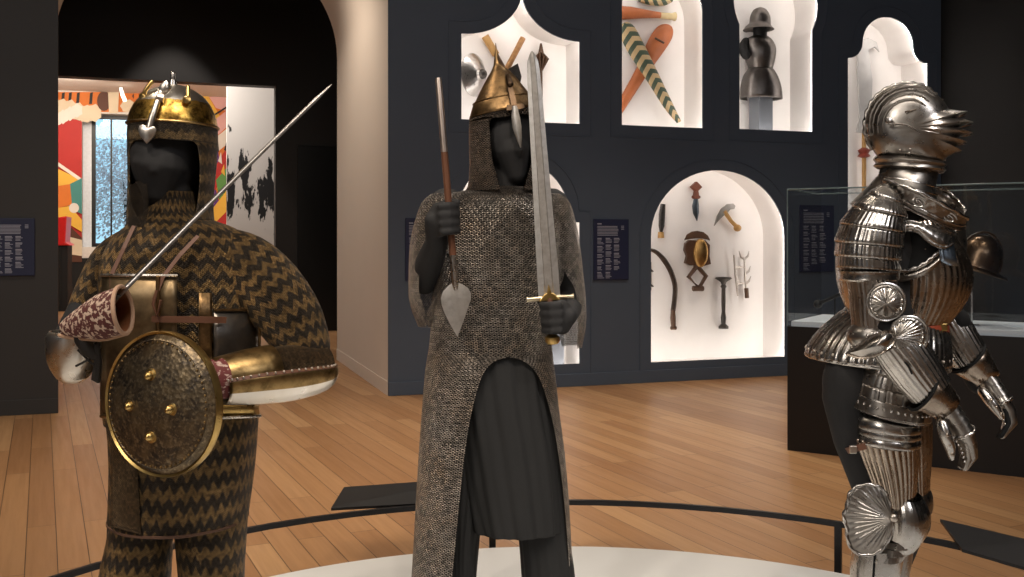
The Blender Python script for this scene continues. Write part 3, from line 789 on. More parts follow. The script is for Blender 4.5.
# trefoil niche: a pale pole weapon
t = thing('glaive', N(864, 200), 'pale steel glaive with red collar in the tall niche behind the visored helmet', 'glaive')
b = MB(); ol = [(856, 132), (859, 120), (858, 90), (857, 60), (856, 46), (860, 40), (868, 38), (876, 42), (879, 52), (874, 47), (868, 50), (872, 80), (871, 110), (866, 128), (868, 134)]
lo = N(864, 100); X = D; fr_ = [( (WQ(x, y, .44) - lo).dot(D), WQ(x, y, .44).z - lo.z) for x, y in ol]
b.prism(fr_, lo, D, V((0, 0, 1)), .02); b.build('blade', mat_plain('pale_blade', (.50, .49, .48), .35, metal=.3, var=.25, scale=6), t, smooth=False, bevel=.003)
b = MB(); b.tube([N(864, 130), N(864, 285)], .024, 10); b.build('shaft', M_tan, t)
b = MB(); b.lathe([(.024, 0), (.075, .02), (.05, .05), (.07, .09), (.024, .12)], N(864, 158), n=16); b.build('collar', mat_plain('dark_red', (.22, .035, .02), .5), t)

# middle niche block
s, z = W(556, 345, .3); zb = NICHES['mid'][0][1] - .055
b = MB(); b.box((s - .13, .2, zb), (s + .05, .42, W(556, 322, .3)[1]), M=Mx); tag(b.build('display_block', M_grey, smooth=False, bevel=.004), 'grey block on the niche floor behind the hanging mail sleeve', 'block')

# large low niche
t = thing('red_hilt_dagger', N(696, 220), 'dark dagger with red diamond hilt at the top of the big niche', 'dagger')
b = MB(); b.blade([N(696, 198), N(695.5, 206), N(696, 213), N(697, 221)], [.05, .085, .075, .008], .03, NF); b.build('blade', mat_metal('blue_iron', (.10, .12, .14), (.04, .04, .04), .4), t)
b = MB(); b.prism([(-.068, 0), (0, -.06), (.068, 0), (0, .06)], N(696, 187), D, V((0, 0, 1)), .05); b.tube([N(696, 191), N(696, 199)], [.03, .04], 8); b.tube([N(692, 197), N(700, 197)], .018, 8); b.build('hilt', mat_plain('red_brown', (.13, .035, .015), .5), t, smooth=False, bevel=.008)
t = thing('hanging_dagger', N(662, 236), 'pale long dagger at the far left of the big niche', 'dagger')
b = MB(); b.blade([N(663, 204), N(662, 214), N(661.5, 226), N(661, 233)], [.06, .075, .07, .03], .025, NF); b.build('blade', M_iron, t)
b = MB(); b.tube([N(661, 232), N(661, 238)], [.03, .035], 8); b.build('hilt', M_tan, t)
def flat(name, px, mat, e=.43, th=.025, parent=None, bev=.004):
    b = MB(); cx = sum(p[0] for p in px) / len(px); cy = sum(p[1] for p in px) / len(px); o = N(cx, cy, e)
    b.prism([((N(x, y, e) - o).dot(D), N(x, y, e).z - o.z) for x, y in px], o, D, V((0, 0, 1)), th)
    return b.build(name, mat, parent, smooth=False, bevel=bev)
t = thing('beaked_axe', N(727, 228), 'grey curved beaked axe at the upper right of the big niche', 'axe')
flat('head', [(714, 226), (717, 216), (721, 209), (727, 204), (733, 203.5), (735, 206), (734, 209), (730, 209.5), (727, 213), (723, 216), (719, 220)], mat_metal('grey_iron', (.30, .28, .26), (.1, .08, .06), .4), parent=t)
b = MB(); b.tube([N(724, 211, .43), N(731, 221, .43), N(737, 227, .43)], [.026, .022, .024], 8); b.ellipsoid(N(737.5, 228, .43), (.045, .045, .04), 10, 6); b.build('shaft', M_tan, t)
t = thing('guardian_figure', N(697, 292), 'brown figure with crescent crown, oval body and open diamond base', 'figure')
flat('crescent', [(684.5, 240), (687, 234.5), (692, 231.5), (697, 230.8), (703, 232), (707.5, 235.5), (710, 240.5), (704, 238.8), (697, 238.3), (690, 238.8)], M_brownw, parent=t)
flat('body', [(685, 243), (689, 240), (697, 241), (704, 240), (709, 245), (708.5, 256), (710, 264), (703, 266), (697, 265), (690, 265.5), (684.5, 263), (686.5, 256), (684, 250)], M_brownw, parent=t, th=.05)
b = MB(); b.ellipsoid(N(700.5, 253, .39), (.085, .045, .155), 18, 12); b.build('face_plate', M_gold_d, t)
b = MB(); q = [N(697, 266, .43), N(706, 276, .43), N(699, 288, .43), N(688.5, 277, .43), N(697, 266, .43)]; b.tube(q, .026, 8); b.tube([N(693, 288.5, .43), N(703, 288.5, .43)], .03, 8); b.tube([N(697, 262, .43), N(697, 268, .43)], .04, 8); b.build('diamond_base', M_brownw, t)
t = thing('sickle_sword', N(674, 328), 'long dark sickle sword curving down the left of the big niche', 'sword')
pp = interp([(649, 249.5), (656, 252), (664, 260), (671, 272), (675, 286), (674.5, 300), (673, 311)], 4)
b = MB(); b.blade([N(x, y) for x, y in pp], [.03 + .03 * min(1, i / 8) for i in range(len(pp))], .02, NF); b.build('blade', mat_metal('brown_iron', (.17, .14, .12), (.06, .04, .03), .4), t)
b = MB(); b.tube([N(673, 310), N(673, 318), N(673.5, 327)], [.024, .03, .024], 8); b.tube([N(671, 328), N(676, 328)], .02, 8); b.build('hilt', M_brownw, t)
b = MB(); b.lathe([(.055, 0), (.055, .025), (.024, .05), (.03, .12), (.020, .18), (.024, .3), (.022, .44), (.034, .46), (.022, .48), (.035, .51), (.095, .55), (.08, .562), (.001, .567)], N(723.5, 328.5), n=16)
ax0 = b; tag(b.build('post_club', M_iron), 'dark upright club with flared ends low in the big niche', 'club')
t = thing('throwing_knife', N(743, 297), 'pale many-pronged throwing knife at the right of the big niche', 'knife')
Mpk = mat_metal('pronged_steel', (.50, .46, .42), (.2, .15, .1), .4)
for i, seg in enumerate(([(734, 255), (735.5, 275), (738, 296)], [(744.5, 258), (745, 275), (746.5, 297)])):
    b = MB(); pts = [N(*q) for q in seg]; b.blade(pts, [.022, .03, .022], .018, NF); b.build('blade', Mpk, t)
for a in ([(744.6, 259), (748, 256), (749, 251)], [(744.6, 259), (741, 257), (739, 251)], [(745, 274), (749, 271), (750.5, 266)], [(735, 268), (740, 267), (745, 268)], [(745.5, 284), (749, 281), (751, 276)], [(737, 285), (741, 283), (746, 284)]):
    b = MB(); b.blade([N(*q) for q in a], [.03, .026, .008], .014, NF); b.build('prong', Mpk, t)
b = MB(); b.tube([N(746.3, 288), N(747, 298)], .024, 8); b.build('grip', M_brownw, t)
t = thing('spiked_club', N(650, 290), 'small spiked dark club cut by the left edge of the big niche', 'club')
b = MB(); b.tube([N(649.5, 262), N(649.5, 290)], .02, 8); b.build('shaft', M_iron, t)
for y in (270, 285): b = MB(); b.tube([N(649.5, y), N(653.5, y + 1.5)], [.025, .004], 8); b.build('spike', M_iron, t)

# ------------------------------------------------------------------ in the display case
zd = HB + .035
def C3(px, py, dep):             # a point in the case, dep metres behind its front glass
    k = (px - 512) / F; o = c0 + cn * dep; s = (k * o.y - o.x) / (cd.x - k * cd.y); q = o + cd * s
    return V((q.x, q.y, CAMZ - (py - HORIZON) * q.y / F))
ct = C3(978, 266, .35)
t = thing('brimmed_helmet', V((ct.x, ct.y, zd)), 'dark bronze brimmed helmet on a thin rod in the display case', 'helmet')
M_bz = mat_metal('dark_bronze', (.17, .11, .07), (.04, .025, .018), .3, .6)
b = MB(); ax = V((0.28, -.1, .95)).normalized()
b.lathe([(x * 1.22, z * 1.2) for x, z in [(.165, -.005), (.16, .004), (.115, .02), (.11, .04), (.112, .09), (.10, .14), (.07, .175), (.03, .195), (.001, .2)]], ct + V((-.02, 0, -.03)), ax, 32); b.build('bowl', M_bz, t, solid=.003)
b = MB(); pts = [ct + V((-.02, 0, -.03)) + ax * (.225 * math.sin(a) + .035) + V((.95, 0, -.28)).normalized() * (.15 * math.cos(a)) for a in [PI * i / 14 for i in range(15)]]; b.strip(pts, .012, .03, (0, 1, 0)); b.build('comb', M_bz, t)
b = MB(); b.tube([V((ct.x - .04, ct.y, zd)), ct + V((-.04, 0, .05))], .006, 8); b.lathe([(.05, 0), (.05, .008), (.001, .01)], V((ct.x - .04, ct.y, zd)), n=20); b.build('stand', mat_metal('rod_steel', (.5, .5, .52)), t)
q0, q1 = C3(818, 304, .25), C3(852, 289, .25)
t = thing('hilted_dagger', V((q0.x, q0.y, zd)), 'black hilted dagger propped in the display case behind the flared steel skirt', 'dagger')
b = MB(); b.tube([q0, lerp(q0, q1, .25), lerp(q0, q1, .75), q1], [.018, .012, .014, .012], 10, round_ends=True); b.ellipsoid(q0, (.03, .03, .03)); b.build('hilt', M_case, t)
b = MB(); b.blade([q1, q1 + (q1 - q0) * .8, q1 + (q1 - q0) * 1.4], [.03, .025, .004], .01, (0, -1, 0)); b.build('blade', M_iron, t)
b = MB(); m = lerp(q0, q1, .5); b.tube([V((m.x, m.y, zd)), m], .005, 8); b.build('stand', M_case, t)

# ================================================================== light
def light(typ, loc, target, energy, color=(1, .87, .73), size=.1, angle=50, blend=.6, name='lamp'):
    L = bpy.data.lights.new(name, typ); L.energy = energy; L.color = color
    if typ == 'SPOT': L.spot_size = math.radians(angle); L.spot_blend = blend; L.shadow_soft_size = size
    elif typ == 'AREA': L.size = size
    else: L.shadow_soft_size = size
    o = bpy.data.objects.new(name, L); COL.objects.link(o); o.location = loc
    o.rotation_euler = (V(target) - V(loc)).to_track_quat('-Z', 'Y').to_euler()
    return o
WARM = (1, .86, .70); NEUT = (1, .92, .84)
# track spots over the platform
light('SPOT', (-1.9, .4, 5.2), (-.9, 2.6, 1.3), 330, WARM, .06, 34, name='track_spot')
light('SPOT', (.6, .2, 5.2), (-.05, 3.4, 1.2), 330, WARM, .06, 32, name='track_spot')
light('SPOT', (2.6, .3, 5.2), (1.2, 3.1, 1.2), 330, NEUT, .06, 32, name='track_spot')
light('SPOT', (-2.6, 3.6, 5.2), (-.8, 2.7, 1.2), 200, WARM, .06, 40, name='track_spot')
light('SPOT', (2.4, 4.8, 5.2), (1.2, 3.1, 1.2), 200, NEUT, .06, 40, name='track_spot')
# floor and wall washers, then unseen soft fills
for p, q, e in (((-3.2, 6.2, 5.4), (-3.0, 6.6, 0), 330), ((-.8, 6.6, 5.4), (-.6, 6.8, 0), 300), ((1.6, 7.6, 5.4), (1.4, 8.0, 0), 300), ((3.6, 8.6, 5.4), (3.3, 8.8, 0), 200), ((-2.2, 4.2, 5.4), (-2.2, 4.4, 0), 170), ((.8, 5.2, 5.4), (.7, 5.3, 0), 200), ((3.4, 4.6, 5.4), (3.0, 4.8, 0), 110)):
    light('SPOT', p, q, e * 1.45, WARM, .15, 75, 1.0, name='floor_washer')
light('AREA', (0, 1.5, 5.5), (0, 3.2, 0), 150, NEUT, 4.0, name='soft_fill')  # area fills added for ambience and softer metal, not fixtures
light('AREA', (0, -8.5, 5.0), (0, -11.9, 2.2), 160, NEUT, 3.0, name='rear_wall_fill')  # added fill on the unseen rear wall, so metal has something to reflect
light('AREA', (-3.5, -2.5, 4.6), (0, 3.5, 1.0), 110, NEUT, 2.0, name='soft_fill')
light('AREA', (4.0, -1.5, 4.6), (0.5, 4, 1.0), 80, (.95, .95, 1), 2.0, name='soft_fill')
# passage, corridor and gallery
light('SPOT', WP(-1.4, 4.9, 1.2), WP(0.2, .8, 1.4), 260, WARM, .2, 110, 1.0, name='passage_lamp')
light('SPOT', WP(*W(172, 240, E2 - .85), E2 - .85) * 1.0 + V((0, 0, 4.45)), WP(*W(172, 240, E2 - .85), E2 - .85), 420, NEUT, .03, 60, .35, name='corridor_lamp')
light('SPOT', WP(-1.4, 6.0, 4.6), WP(-1.4, 0, 4.8), 170, WARM, .2, 100, 1.0, name='corridor_lamp')
for x, e, p in ((95, 12.5, 120), (170, 11.0, 120), (225, 9.5, 60), (60, 14.5, 70)):
    light('AREA', WQ(x, 240, e) * 1.0 + V((0, 0, ZC3 - 1.5)), WQ(x, 215, E3), p, WARM, 1.4, name='gallery_light')
light('AREA', WP(W(235, 240, 7.5)[0] - 1.6, 4.55, 7.5), WP(W(250, 240, E4)[0], 2.5, E4), 150, NEUT, .7, name='gallery_light')  # added area light, hidden above the header, to brighten the painted panel

w = bpy.data.worlds.new('outdoor_sky'); SC.world = w; w.use_nodes = True
bg = w.node_tree.nodes['Background']; bg.inputs[0].default_value = (.70, .87, 1.0, 1); bg.inputs[1].default_value = 1.15

cam = bpy.data.cameras.new('camera'); co = bpy.data.objects.new('camera', cam); COL.objects.link(co)
co.location = (0, 0, CAMZ); co.rotation_euler = (PI / 2, 0, 0)
cam.sensor_width = 36; cam.lens = 36 * F / 1024; cam.shift_y = -(288.5 - HORIZON) / 1024; cam.clip_end = 200; cam.clip_start = .05
SC.camera = co
SC.view_settings.view_transform = 'Standard'; SC.view_settings.look = 'None'; SC.view_settings.exposure = 0.0; SC.view_settings.gamma = 1.0
SC.view_settings.use_curve_mapping = False
SC.cycles.use_denoising = True
SC.cycles.max_bounces = 8; SC.cycles.transparent_max_bounces = 24; SC.cycles.sample_clamp_indirect = 6
# ================================================================== helpers for the armoured figures
def cut_angle(xl, xr, Y, b, x):
    """angle on the front of an oval where it shows at photo column x"""
    A, B, nrm = facing((xl + xr) / 2); c = P((xl + xr) / 2, HORIZON, Y); a = (xr - xl) / 2 * Y / F / nrm
    def f(t):
        q = c + A * (a * math.sin(t)) + B * (b * math.cos(t)); return 512 + F * q.x / q.y - x
    lo, hi = PI / 2, 3 * PI / 2
    for _ in range(50):
        m = (lo + hi) / 2
        if f(m) > 0: lo = m
        else: hi = m
    return (lo + hi) / 2
def hit(xl, xr, Y, b, x):
    """distance at which the sight line of photo column x meets the front of an oval body"""
    A, B, nrm = facing((xl + xr) / 2); c = P((xl + xr) / 2, HORIZON, Y); a = (xr - xl) / 2 * Y / F / nrm
    u = V(((x - 512) / F, 1, 0)); c = V((c.x, c.y, 0))
    uA, uB, cA, cB = u.dot(A) / a, u.dot(B) / b, c.dot(A) / a, c.dot(B) / b
    q = uA * uA + uB * uB; h_ = uA * cA + uB * cB; k = cA * cA + cB * cB - 1
    return (h_ - math.sqrt(max(0.0, h_ * h_ - q * k))) / q
def slit_ring(xl, xr, py, Y, b, sl, sr, n=72, yo=0.0, pyr=None, wob=0.0, ph=0.0):
    """an oval open at the front between the photo columns sl and sr"""
    t0 = cut_angle(xl, xr, Y, b, sl); t1 = cut_angle(xl, xr, Y, b, max(sl, sr)) + 2 * PI
    r = ringpx(xl, xr, py, Y, b, n, yo, pyr, None, t0, t1, True)
    if wob:
        c = P((xl + xr) / 2, py, Y) + V((0, yo, 0))
        r = [p + (p - c) * wob * math.sin(9 * 2 * PI * i / n + ph) * math.sin(PI * i / (n - 1)) for i, p in enumerate(r)]
    return r
def front_part(xl, xr, py, Y, b, xa, xb, n=16, yo=0.0, pyr=None):
    """the front of an oval body, met along the lines of sight between the photo columns xa and xb"""
    out = []
    for i in range(n):
        x = lerp(xa, xb, i / (n - 1)); py_ = py if pyr is None else lerp(py, pyr, i / (n - 1))
        out.append(P(x, py_, hit(xl, xr, Y, b, x) + yo))
    return out
def grip(b, c, axis, u, R, s=1.0, thumb=1):
    """a closed right or left fist round a bar: u points to the back of the hand"""
    c = V(c); axis = V(axis).normalized(); u = (V(u) - axis * V(u).dot(axis)).normalized(); v = axis.cross(u)
    if v.y > 0: v = -v
    pt = lambda ph, r, h: c + u * math.cos(ph) * r + v * math.sin(ph) * r + axis * h
    for i, (L, fr) in enumerate(((235, .0108), (250, .0113), (240, .0108), (215, .0094))):
        h = (1.5 - i) * .0225 * s; fr *= s
        path = [pt(math.radians(10), R + .030 * s, h), pt(math.radians(40), R + .024 * s, h), pt(math.radians(72), R + .0145 * s, h), pt(math.radians(115), R + .011 * s, h), pt(math.radians(160), R + .0105 * s, h), pt(math.radians(205), R + .0105 * s, h), pt(math.radians(L), R + .010 * s, h)]
        b.tube(path, [fr * k for k in (1.1, 1.12, 1.05, 1.0, .97, .92, .82)], 10, round_ends=True)
    rot = Matrix((u, v, axis)).transposed()
    b.ellipsoid(c + u * (R + .020 * s) - v * .012 * s, (.017 * s, .040 * s, .048 * s), 16, 10, rot=rot)
    th = [pt(math.radians(-40), R + .026 * s, .02 * s), pt(math.radians(-75), R + .020 * s, .036 * s), pt(math.radians(-120), R + .014 * s, .044 * s), pt(math.radians(-170), R + .013 * s, .046 * s), pt(math.radians(-205), R + .018 * s, .044 * s)]
    b.tube(th, [.014 * s, .013 * s, .0115 * s, .0105 * s, .009 * s], 10, round_ends=True)
    return c + u * (R + .022 * s) - v * .03 * s
def foot(b, x, y, toe):
    t = V(toe).normalized(); z = HP + .006
    b.tube([V((x, y, z + .09)), V((x, y, z + .045))], [.042, .044], 12, round_ends=True)
    b.tube([V((x, y, z + .038)) - t * .05, V((x, y, z + .038)) + t * .06, V((x, y, z + .03)) + t * .15, V((x, y, z + .024)) + t * .19], [.038, .042, .038, .024], 14, up=(0, 0, 1), round_ends=True)

M_body = mat_plain('black_mannequin_cloth', (.016, .0155, .016), .75, var=.1, scale=40, bump=.1)
M_tunic = mat_plain('charcoal_cloth', (.0135, .0135, .0135), .8, var=.15, scale=10, bump=.06)
M_mail = mat_mail('iron_mail', .0129, (.78, .71, .64), (.010, .009, .008))
M_mail_open = mat_mail('iron_mail_open', .0129, (.78, .71, .64), (.012, .010, .009), holes=True)
M_mail_dark = mat_mail('dark_mail', .0125, (.34, .28, .23), (.008, .007, .006))
M_steel = mat_metal('worn_steel', (.60, .56, .51), (.12, .085, .055), .27, .55)
M_blade = mat_metal('grey_blade', (.66, .63, .59), (.32, .28, .24), .38, .5, scale=30)
M_copper = mat_plain('copper_wood', (.19, .085, .05), .32, metal=.45, var=.25)
M_brass = mat_metal('brass', (.62, .42, .15), (.12, .07, .02), .3, .35)
M_gilt = mat_metal('gilt_steel', (.44, .29, .12), (.06, .035, .015), .34, .8, scale=32)
M_gilt_dark = mat_metal('gilt_brown', (.31, .19, .085), (.035, .022, .014), .4, .95, scale=26)
M_leather = mat_plain('brown_leather', (.13, .055, .03), .55, var=.25, scale=30)
M_tanl = mat_plain('tan_edge', (.50, .31, .20), .6, var=.12)
M_wire = mat_plain('dark_cord', (.02, .016, .013), .7)

# ================================================================== the figure in the long mail coat
YC = 3.4
def pc(x, y, dy=0.0): return P(x, y, YC + dy)
base = P(500, 240, YC); base.z = HP
figc = thing('armored_mannequin', base, 'black mannequin in conical helmet and long iron mail coat, holding spear and sword', 'mannequin', None)
SP0, SP1 = pc(438.3, 78, -.20), pc(455.3, 284, -.20)
sd = (SP0 - SP1).normalized()
gl = lerp(SP0, SP1, (219 - 78) / 206.0)
SW0, SW1 = pc(532, 51, -.20), pc(549.5, 298, -.20)
swd = (SW0 - SW1).normalized()
gr = SW1 - swd * .062
b = MB()
b.ellipsoid(pc(508, 138), (.088, .104, .125), 24, 16)
b.tube([pc(512, 150, -.05), pc(516, 172, -.045)], [.062, .04], 16, round_ends=True)
b.tube([pc(516.5, 138, -.098), pc(519.5, 150, -.112), pc(520, 154, -.10)], [.008, .014, .010], 10, round_ends=True)
b.tube([pc(509, 165, 0), pc(501, 205, .01)], [.062, .066], 16, round_ends=True)
b.loft([ringpx(*q[:3], YC, q[3], 28) for q in ((470, 530, 193, .07), (448, 548, 203, .10), (445, 548, 235, .12), (450, 542, 290, .115), (455, 538, 330, .105), (448, 545, 375, .12), (452, 542, 402, .11))], True, True, True)
for hx, kx, ax in ((474, 466, 463), (524, 541, 549)):
    b.tube([pc(hx, 390), pc((hx + kx) / 2, 440, -.01), pc(kx, 488, -.01), pc((kx + ax) / 2, 535, .02), pc(ax, 598, .03)], [.082, .075, .056, .054, .040], 16, round_ends=True)
    a = P(ax, 598, YC + .03); foot(b, a.x, a.y, (-.25 if hx < 500 else .3, -1, 0))
w1 = grip(b, gl, sd, V((-.62, -.78, 0)), .011, 1.2)
b.tube([pc(446, 207, .02), pc(431, 245, .03), pc(424.5, 281, -.02)], [.066, .055, .046], 16, round_ends=True)
b.tube([pc(424.5, 281, -.02), pc(429.5, 262, -.09), pc(437, 241, -.16), w1], [.047, .047, .038, .031], 16, round_ends=True)
w2 = grip(b, gr, swd, V((.66, -.75, 0)), .013, 1.2)
b.tube([pc(551, 207, .02), pc(564, 250, .06), pc(571, 298, .05)], [.066, .052, .044], 16, round_ends=True)
b.tube([pc(571, 298, .05), pc(570, 308, -.06), w2], [.044, .040, .032], 16, round_ends=True)
blob(b, 'body', M_body, figc, .0062, 3)

# mail coat, split at the front, with hanging sleeves
rows = [(187, 480, 527, .080, 503.5, 503.5), (191.5, 460, 542, .105, 503, 503), (197, 440, 556, .125, 502, 502), (208, 430, 561, .142, 500, 500), (230, 431, 561, .155, 500, 500), (262, 433, 558, .158, 500, 500),
        (300, 433, 553, .155, 503, 503), (335, 430, 551, .155, 507, 507), (351, 428, 552, .157, 508, 508), (354, 427.6, 552.5, .158, 499, 518), (360, 427, 553.5, .16, 489, 529), (375, 425, 555.5, .162, 480, 540), (410, 422, 559, .165, 470.5, 551),
        (450, 419, 564.5, .168, 464, 558.5), (500, 416, 569, .17, 458.5, 564.5), (545, 413.5, 571.5, .17, 454, 568), (586, 411, 574, .17, 450, 570.5)]
b = MB()
dense = interp(rows, 3)
kv = min(i for i, q in enumerate(dense) if q[0] > 425)
b.loft([slit_ring(q[1], q[2], q[0], YC, q[3], q[4], q[5], 84, wob=.012 if q[0] > 210 else 0, ph=q[0] * .02) for q in dense[:kv + 1]], False)
for side in (0, 1):
    rr = []
    for q in dense[kv:]:
        r_ = slit_ring(q[1], q[2], q[0], YC, q[3], q[4], q[5], 168, wob=.012, ph=q[0] * .02)
        t0 = cut_angle(q[1], q[2], YC, q[3], q[4]); t1 = cut_angle(q[1], q[2], YC, q[3], q[5]) + 2 * PI
        vent = .5 * min(1, (q[0] - 425) / 60.0)
        if side == 0: aa, bb = t0, 2 * PI - vent
        else: aa, bb = 2 * PI + vent, t1
        rr.append(ringpx(q[1], q[2], q[0], YC, q[3], 46, 0, None, None, aa, bb, True))
    b.loft(rr, False)
coat = b.build('mail_coat', M_mail, figc, angle=70)
def sleeve(rows, parent, mat, n=44):
    b = MB(); rr = []
    for q in interp(rows, 3):
        py, xl, xr, bb, yo, c0_, c1_ = q
        rr.append(ringpx(xl, xr, py, YC, bb, n, yo, None, None, c0_, c1_, True))
    b.loft(rr, False); return b.build('sleeve', mat, parent, angle=70)
full = (0.0, 2 * PI)
R_ = math.radians
sleeve([(194, 431, 470, .07, .01, R_(180), R_(540)), (203, 421.5, 468, .095, .01, R_(180), R_(540)), (222, 414.5, 462, .105, .01, R_(180), R_(540)), (240, 410.5, 452, .105, .0, R_(182), R_(530)), (258, 409, 448, .10, -.01, R_(198), R_(488)), (276, 408.5, 444, .095, -.01, R_(203), R_(474)),
        (290, 408.5, 441, .09, -.01, R_(200), R_(478)), (299, 409, 440, .085, -.01, R_(190), R_(505)), (311, 412, 439, .075, .0, R_(182), R_(534)), (326, 418, 436, .055, .01, R_(182), R_(536))], figc, M_mail_open)
sleeve([(194, 530, 561, .07, .01, R_(180), R_(540)), (203, 532, 570, .095, .01, R_(180), R_(540)), (222, 538, 576, .105, .02, R_(180), R_(540)), (245, 542, 580, .105, .03, R_(180), R_(540)), (270, 546, 583, .105, .03, R_(180), R_(540)), (284, 549, 584.5, .105, .02, R_(200), R_(520)),
        (300, 552, 586, .105, .01, R_(240), R_(512)), (325, 557, 586, .09, .02, R_(255), R_(516)), (347, 562, 582, .06, .03, R_(262), R_(512))], figc, M_mail_open)

# tunic and trousers
def folds(q, n=120, amp=.045, cnt=11, ph=0.0):
    py, xl, xr, bb, g = q
    r = ringpx(xl, xr, py, YC, bb, n); c = P((xl + xr) / 2, py, YC)
    return [p + V(((p - c).x, (p - c).y, 0)) * amp * g * (math.sin(cnt * 2 * PI * i / n + .8 * math.sin(py * .03)) * .6 + .4 * math.sin((2 * cnt + 3) * 2 * PI * i / n + py * .012)) for i, p in enumerate(r)]
b = MB(); b.loft([folds(q, pyo) if False else folds(q) for q in interp([(330, 446, 545, .13, 0.5), (352, 446, 547, .135, .9), (400, 450, 551, .14, 1), (440, 455, 557, .142, 1), (490, 463, 562, .145, 1), (520, 470, 564, .148, 1.1), (527, 472, 564, .148, 1.1)], 3)], True); b.build('tunic', M_tunic, figc, angle=80, solid=.002)
b = MB()
b.loft([folds(q, amp=.035, cnt=7) for q in interp([(380, 448, 500, .10, .3), (440, 449, 497, .095, .6), (500, 450, 484, .085, 1), (540, 451, 476, .08, 1), (577, 450.5, 474, .075, 1), (606, 450, 474, .075, 1)], 3)], True)
b.loft([folds(q, amp=.035, cnt=7) for q in interp([(380, 495, 548, .10, .3), (440, 502, 556, .095, .6), (500, 513, 565, .09, 1), (540, 519, 570, .085, 1), (577, 522, 575, .082, 1), (606, 524, 575, .08, 1)], 3)], True)
b.build('trousers', M_tunic, figc, angle=80)

# conical helmet with nasal bar, and its mail curtain
t = bpy.data.objects.new('helmet', None); COL.objects.link(t); t.parent = figc; t.location = pc(503, 112) - figc.location
hrow = [(119, 107, 470.5, 535.5), (112, 101, 472, 533), (104, 94, 474.5, 529.5), (95, 87, 478.5, 524), (85, 79, 483.5, 517.5), (75, 71, 489, 510), (67, 65, 493, 502.5), (61, 60.5, 494, 499.5), (52, 52, 494.6, 497.6), (43, 43, 495.4, 496)]
b = MB(); b.loft([ringpx(q[2], q[3], q[0], YC, (q[3] - q[2]) / 2 * YC / F * 1.06, 56, 0, q[1]) for q in interp(hrow, 4)], True, False, True)
b.build('skull_cone', M_gilt_dark, t, angle=60)
b = MB(); rw = [(105, 95.5, 473.6, 530.8), (106, 96.5, 473, 531.6), (118.5, 106.5, 469.6, 536.4), (120, 108, 470.4, 535.6)]
b.loft([ringpx(q[2] - .2, q[3] + .2, q[0], YC, (q[3] - q[2]) / 2 * YC / F * 1.06 + .001, 56, 0, q[1]) for q in rw], True); b.build('brow_band', M_gilt_dark, t, angle=50)
b = MB()
for q in ((105, 95.5, 473.2, 531.2), (119.5, 107.5, 470, 536)):
    rg = ringpx(q[2], q[3], q[0], YC, (q[3] - q[2]) / 2 * YC / F * 1.06, 56, 0, q[1]); b.tube(rg + [rg[0]], .003, 6, caps=False)
b.build('band_bead', M_gilt_dark, t)
b = MB(); b.strip([pc(507, 74, -.06), pc(510, 86, -.098), pc(513, 100, -.122), pc(515, 110, -.128)], [.014, .016, .018, .018], .008, (0, -1, .3)); b.strip([pc(507, 108, -.124), pc(515, 107.5, -.132), pc(524, 106, -.122)], .018, .008, (0, -1, .2)); b.tube([pc(508, 76, -.075), pc(510, 84, -.10)], [.008, .012], 8, round_ends=True); b.build('nasal_bracket', mat_metal('bracket_brown', (.14, .09, .055), (.03, .02, .015), .4, .5), t)
b = MB(); b.blade([pc(514.5, 106, -.136), pc(515.5, 116, -.138), pc(517, 127, -.138), pc(519, 138, -.137), pc(520.5, 147.5, -.136)], [.016, .028, .030, .019, .003], .007, (-.2, -1, 0)); b.build('nasal_blade', M_blade, t)
b = MB()
arow = [(117, 106.5, 470.8, 535.2, .112, 519, 519), (121, 111, 470.3, 536, .114, 519, 519), (123.5, 116.5, 470.2, 536.5, .115, 516, 521), (124.5, 118.5, 470.1, 536.8, .115, 492, 534.3), (140, 138, 470, 537.5, .115, 490.5, 534), (158, 157, 470.5, 538, .112, 492, 532), (168, 167, 470.5, 538.5, .110, 494, 530), (178, 178, 470, 539, .110, 497, 527), (186, 186, 469, 541, .116, 499, 525), (192, 192, 466, 544, .124, 501, 523)]
b.loft([slit_ring(q[2], q[3], q[0], YC, q[4], q[5], q[6], 72, 0, q[1]) for q in interp(arow, 3)], False)
b.build('aventail', M_mail_dark, t, angle=70, solid=.004)

# spear, held point down
sp = thing('spear', SP1 - V((0, 0, .2)), 'short spear held point down in the left-hand black fist, with broad leaf blade', 'spear')
b = MB(); m = lerp(SP0, SP1, .36); b.tube([SP0, lerp(SP0, m, .04), m], [.009, .0105, .011], 12); b.build('metal_shaft', mat_metal('pinkish_steel', (.55, .46, .40), (.3, .22, .17), .36, .3, scale=5, bump=0), sp)
b = MB(); b.tube([m, lerp(SP0, SP1, .86)], [.0112, .0115], 12); b.build('wooden_shaft', M_copper, sp)
b = MB(); b.tube([lerp(SP0, SP1, .86), SP1, SP1 - sd * .02], [.0125, .011, .006], 12); b.build('socket', M_steel, sp)
ol = [(451.5, 283.5), (447, 287), (442.8, 292), (441, 298), (441.5, 304), (444.5, 313), (450, 324), (457.5, 337), (462, 325), (467, 311), (471, 299), (470.8, 293), (468, 288), (463, 284.5), (457, 282.5)]
b = MB(); o = pc(456, 303, -.20)
pts = [pc(x, y, -.20) for x, y in ol]; mid = [o + V((0, -.008, 0)), o + V((0, .008, 0))]
vs = [b.bm.verts.new(p) for p in pts]; ma = b.bm.verts.new(mid[0]); mb_ = b.bm.verts.new(mid[1])
for i in range(len(vs)):
    j = (i + 1) % len(vs); b.face((vs[i], vs[j], ma)); b.face((vs[j], vs[i], mb_))
b.build('leaf_blade', M_blade, sp, angle=60)
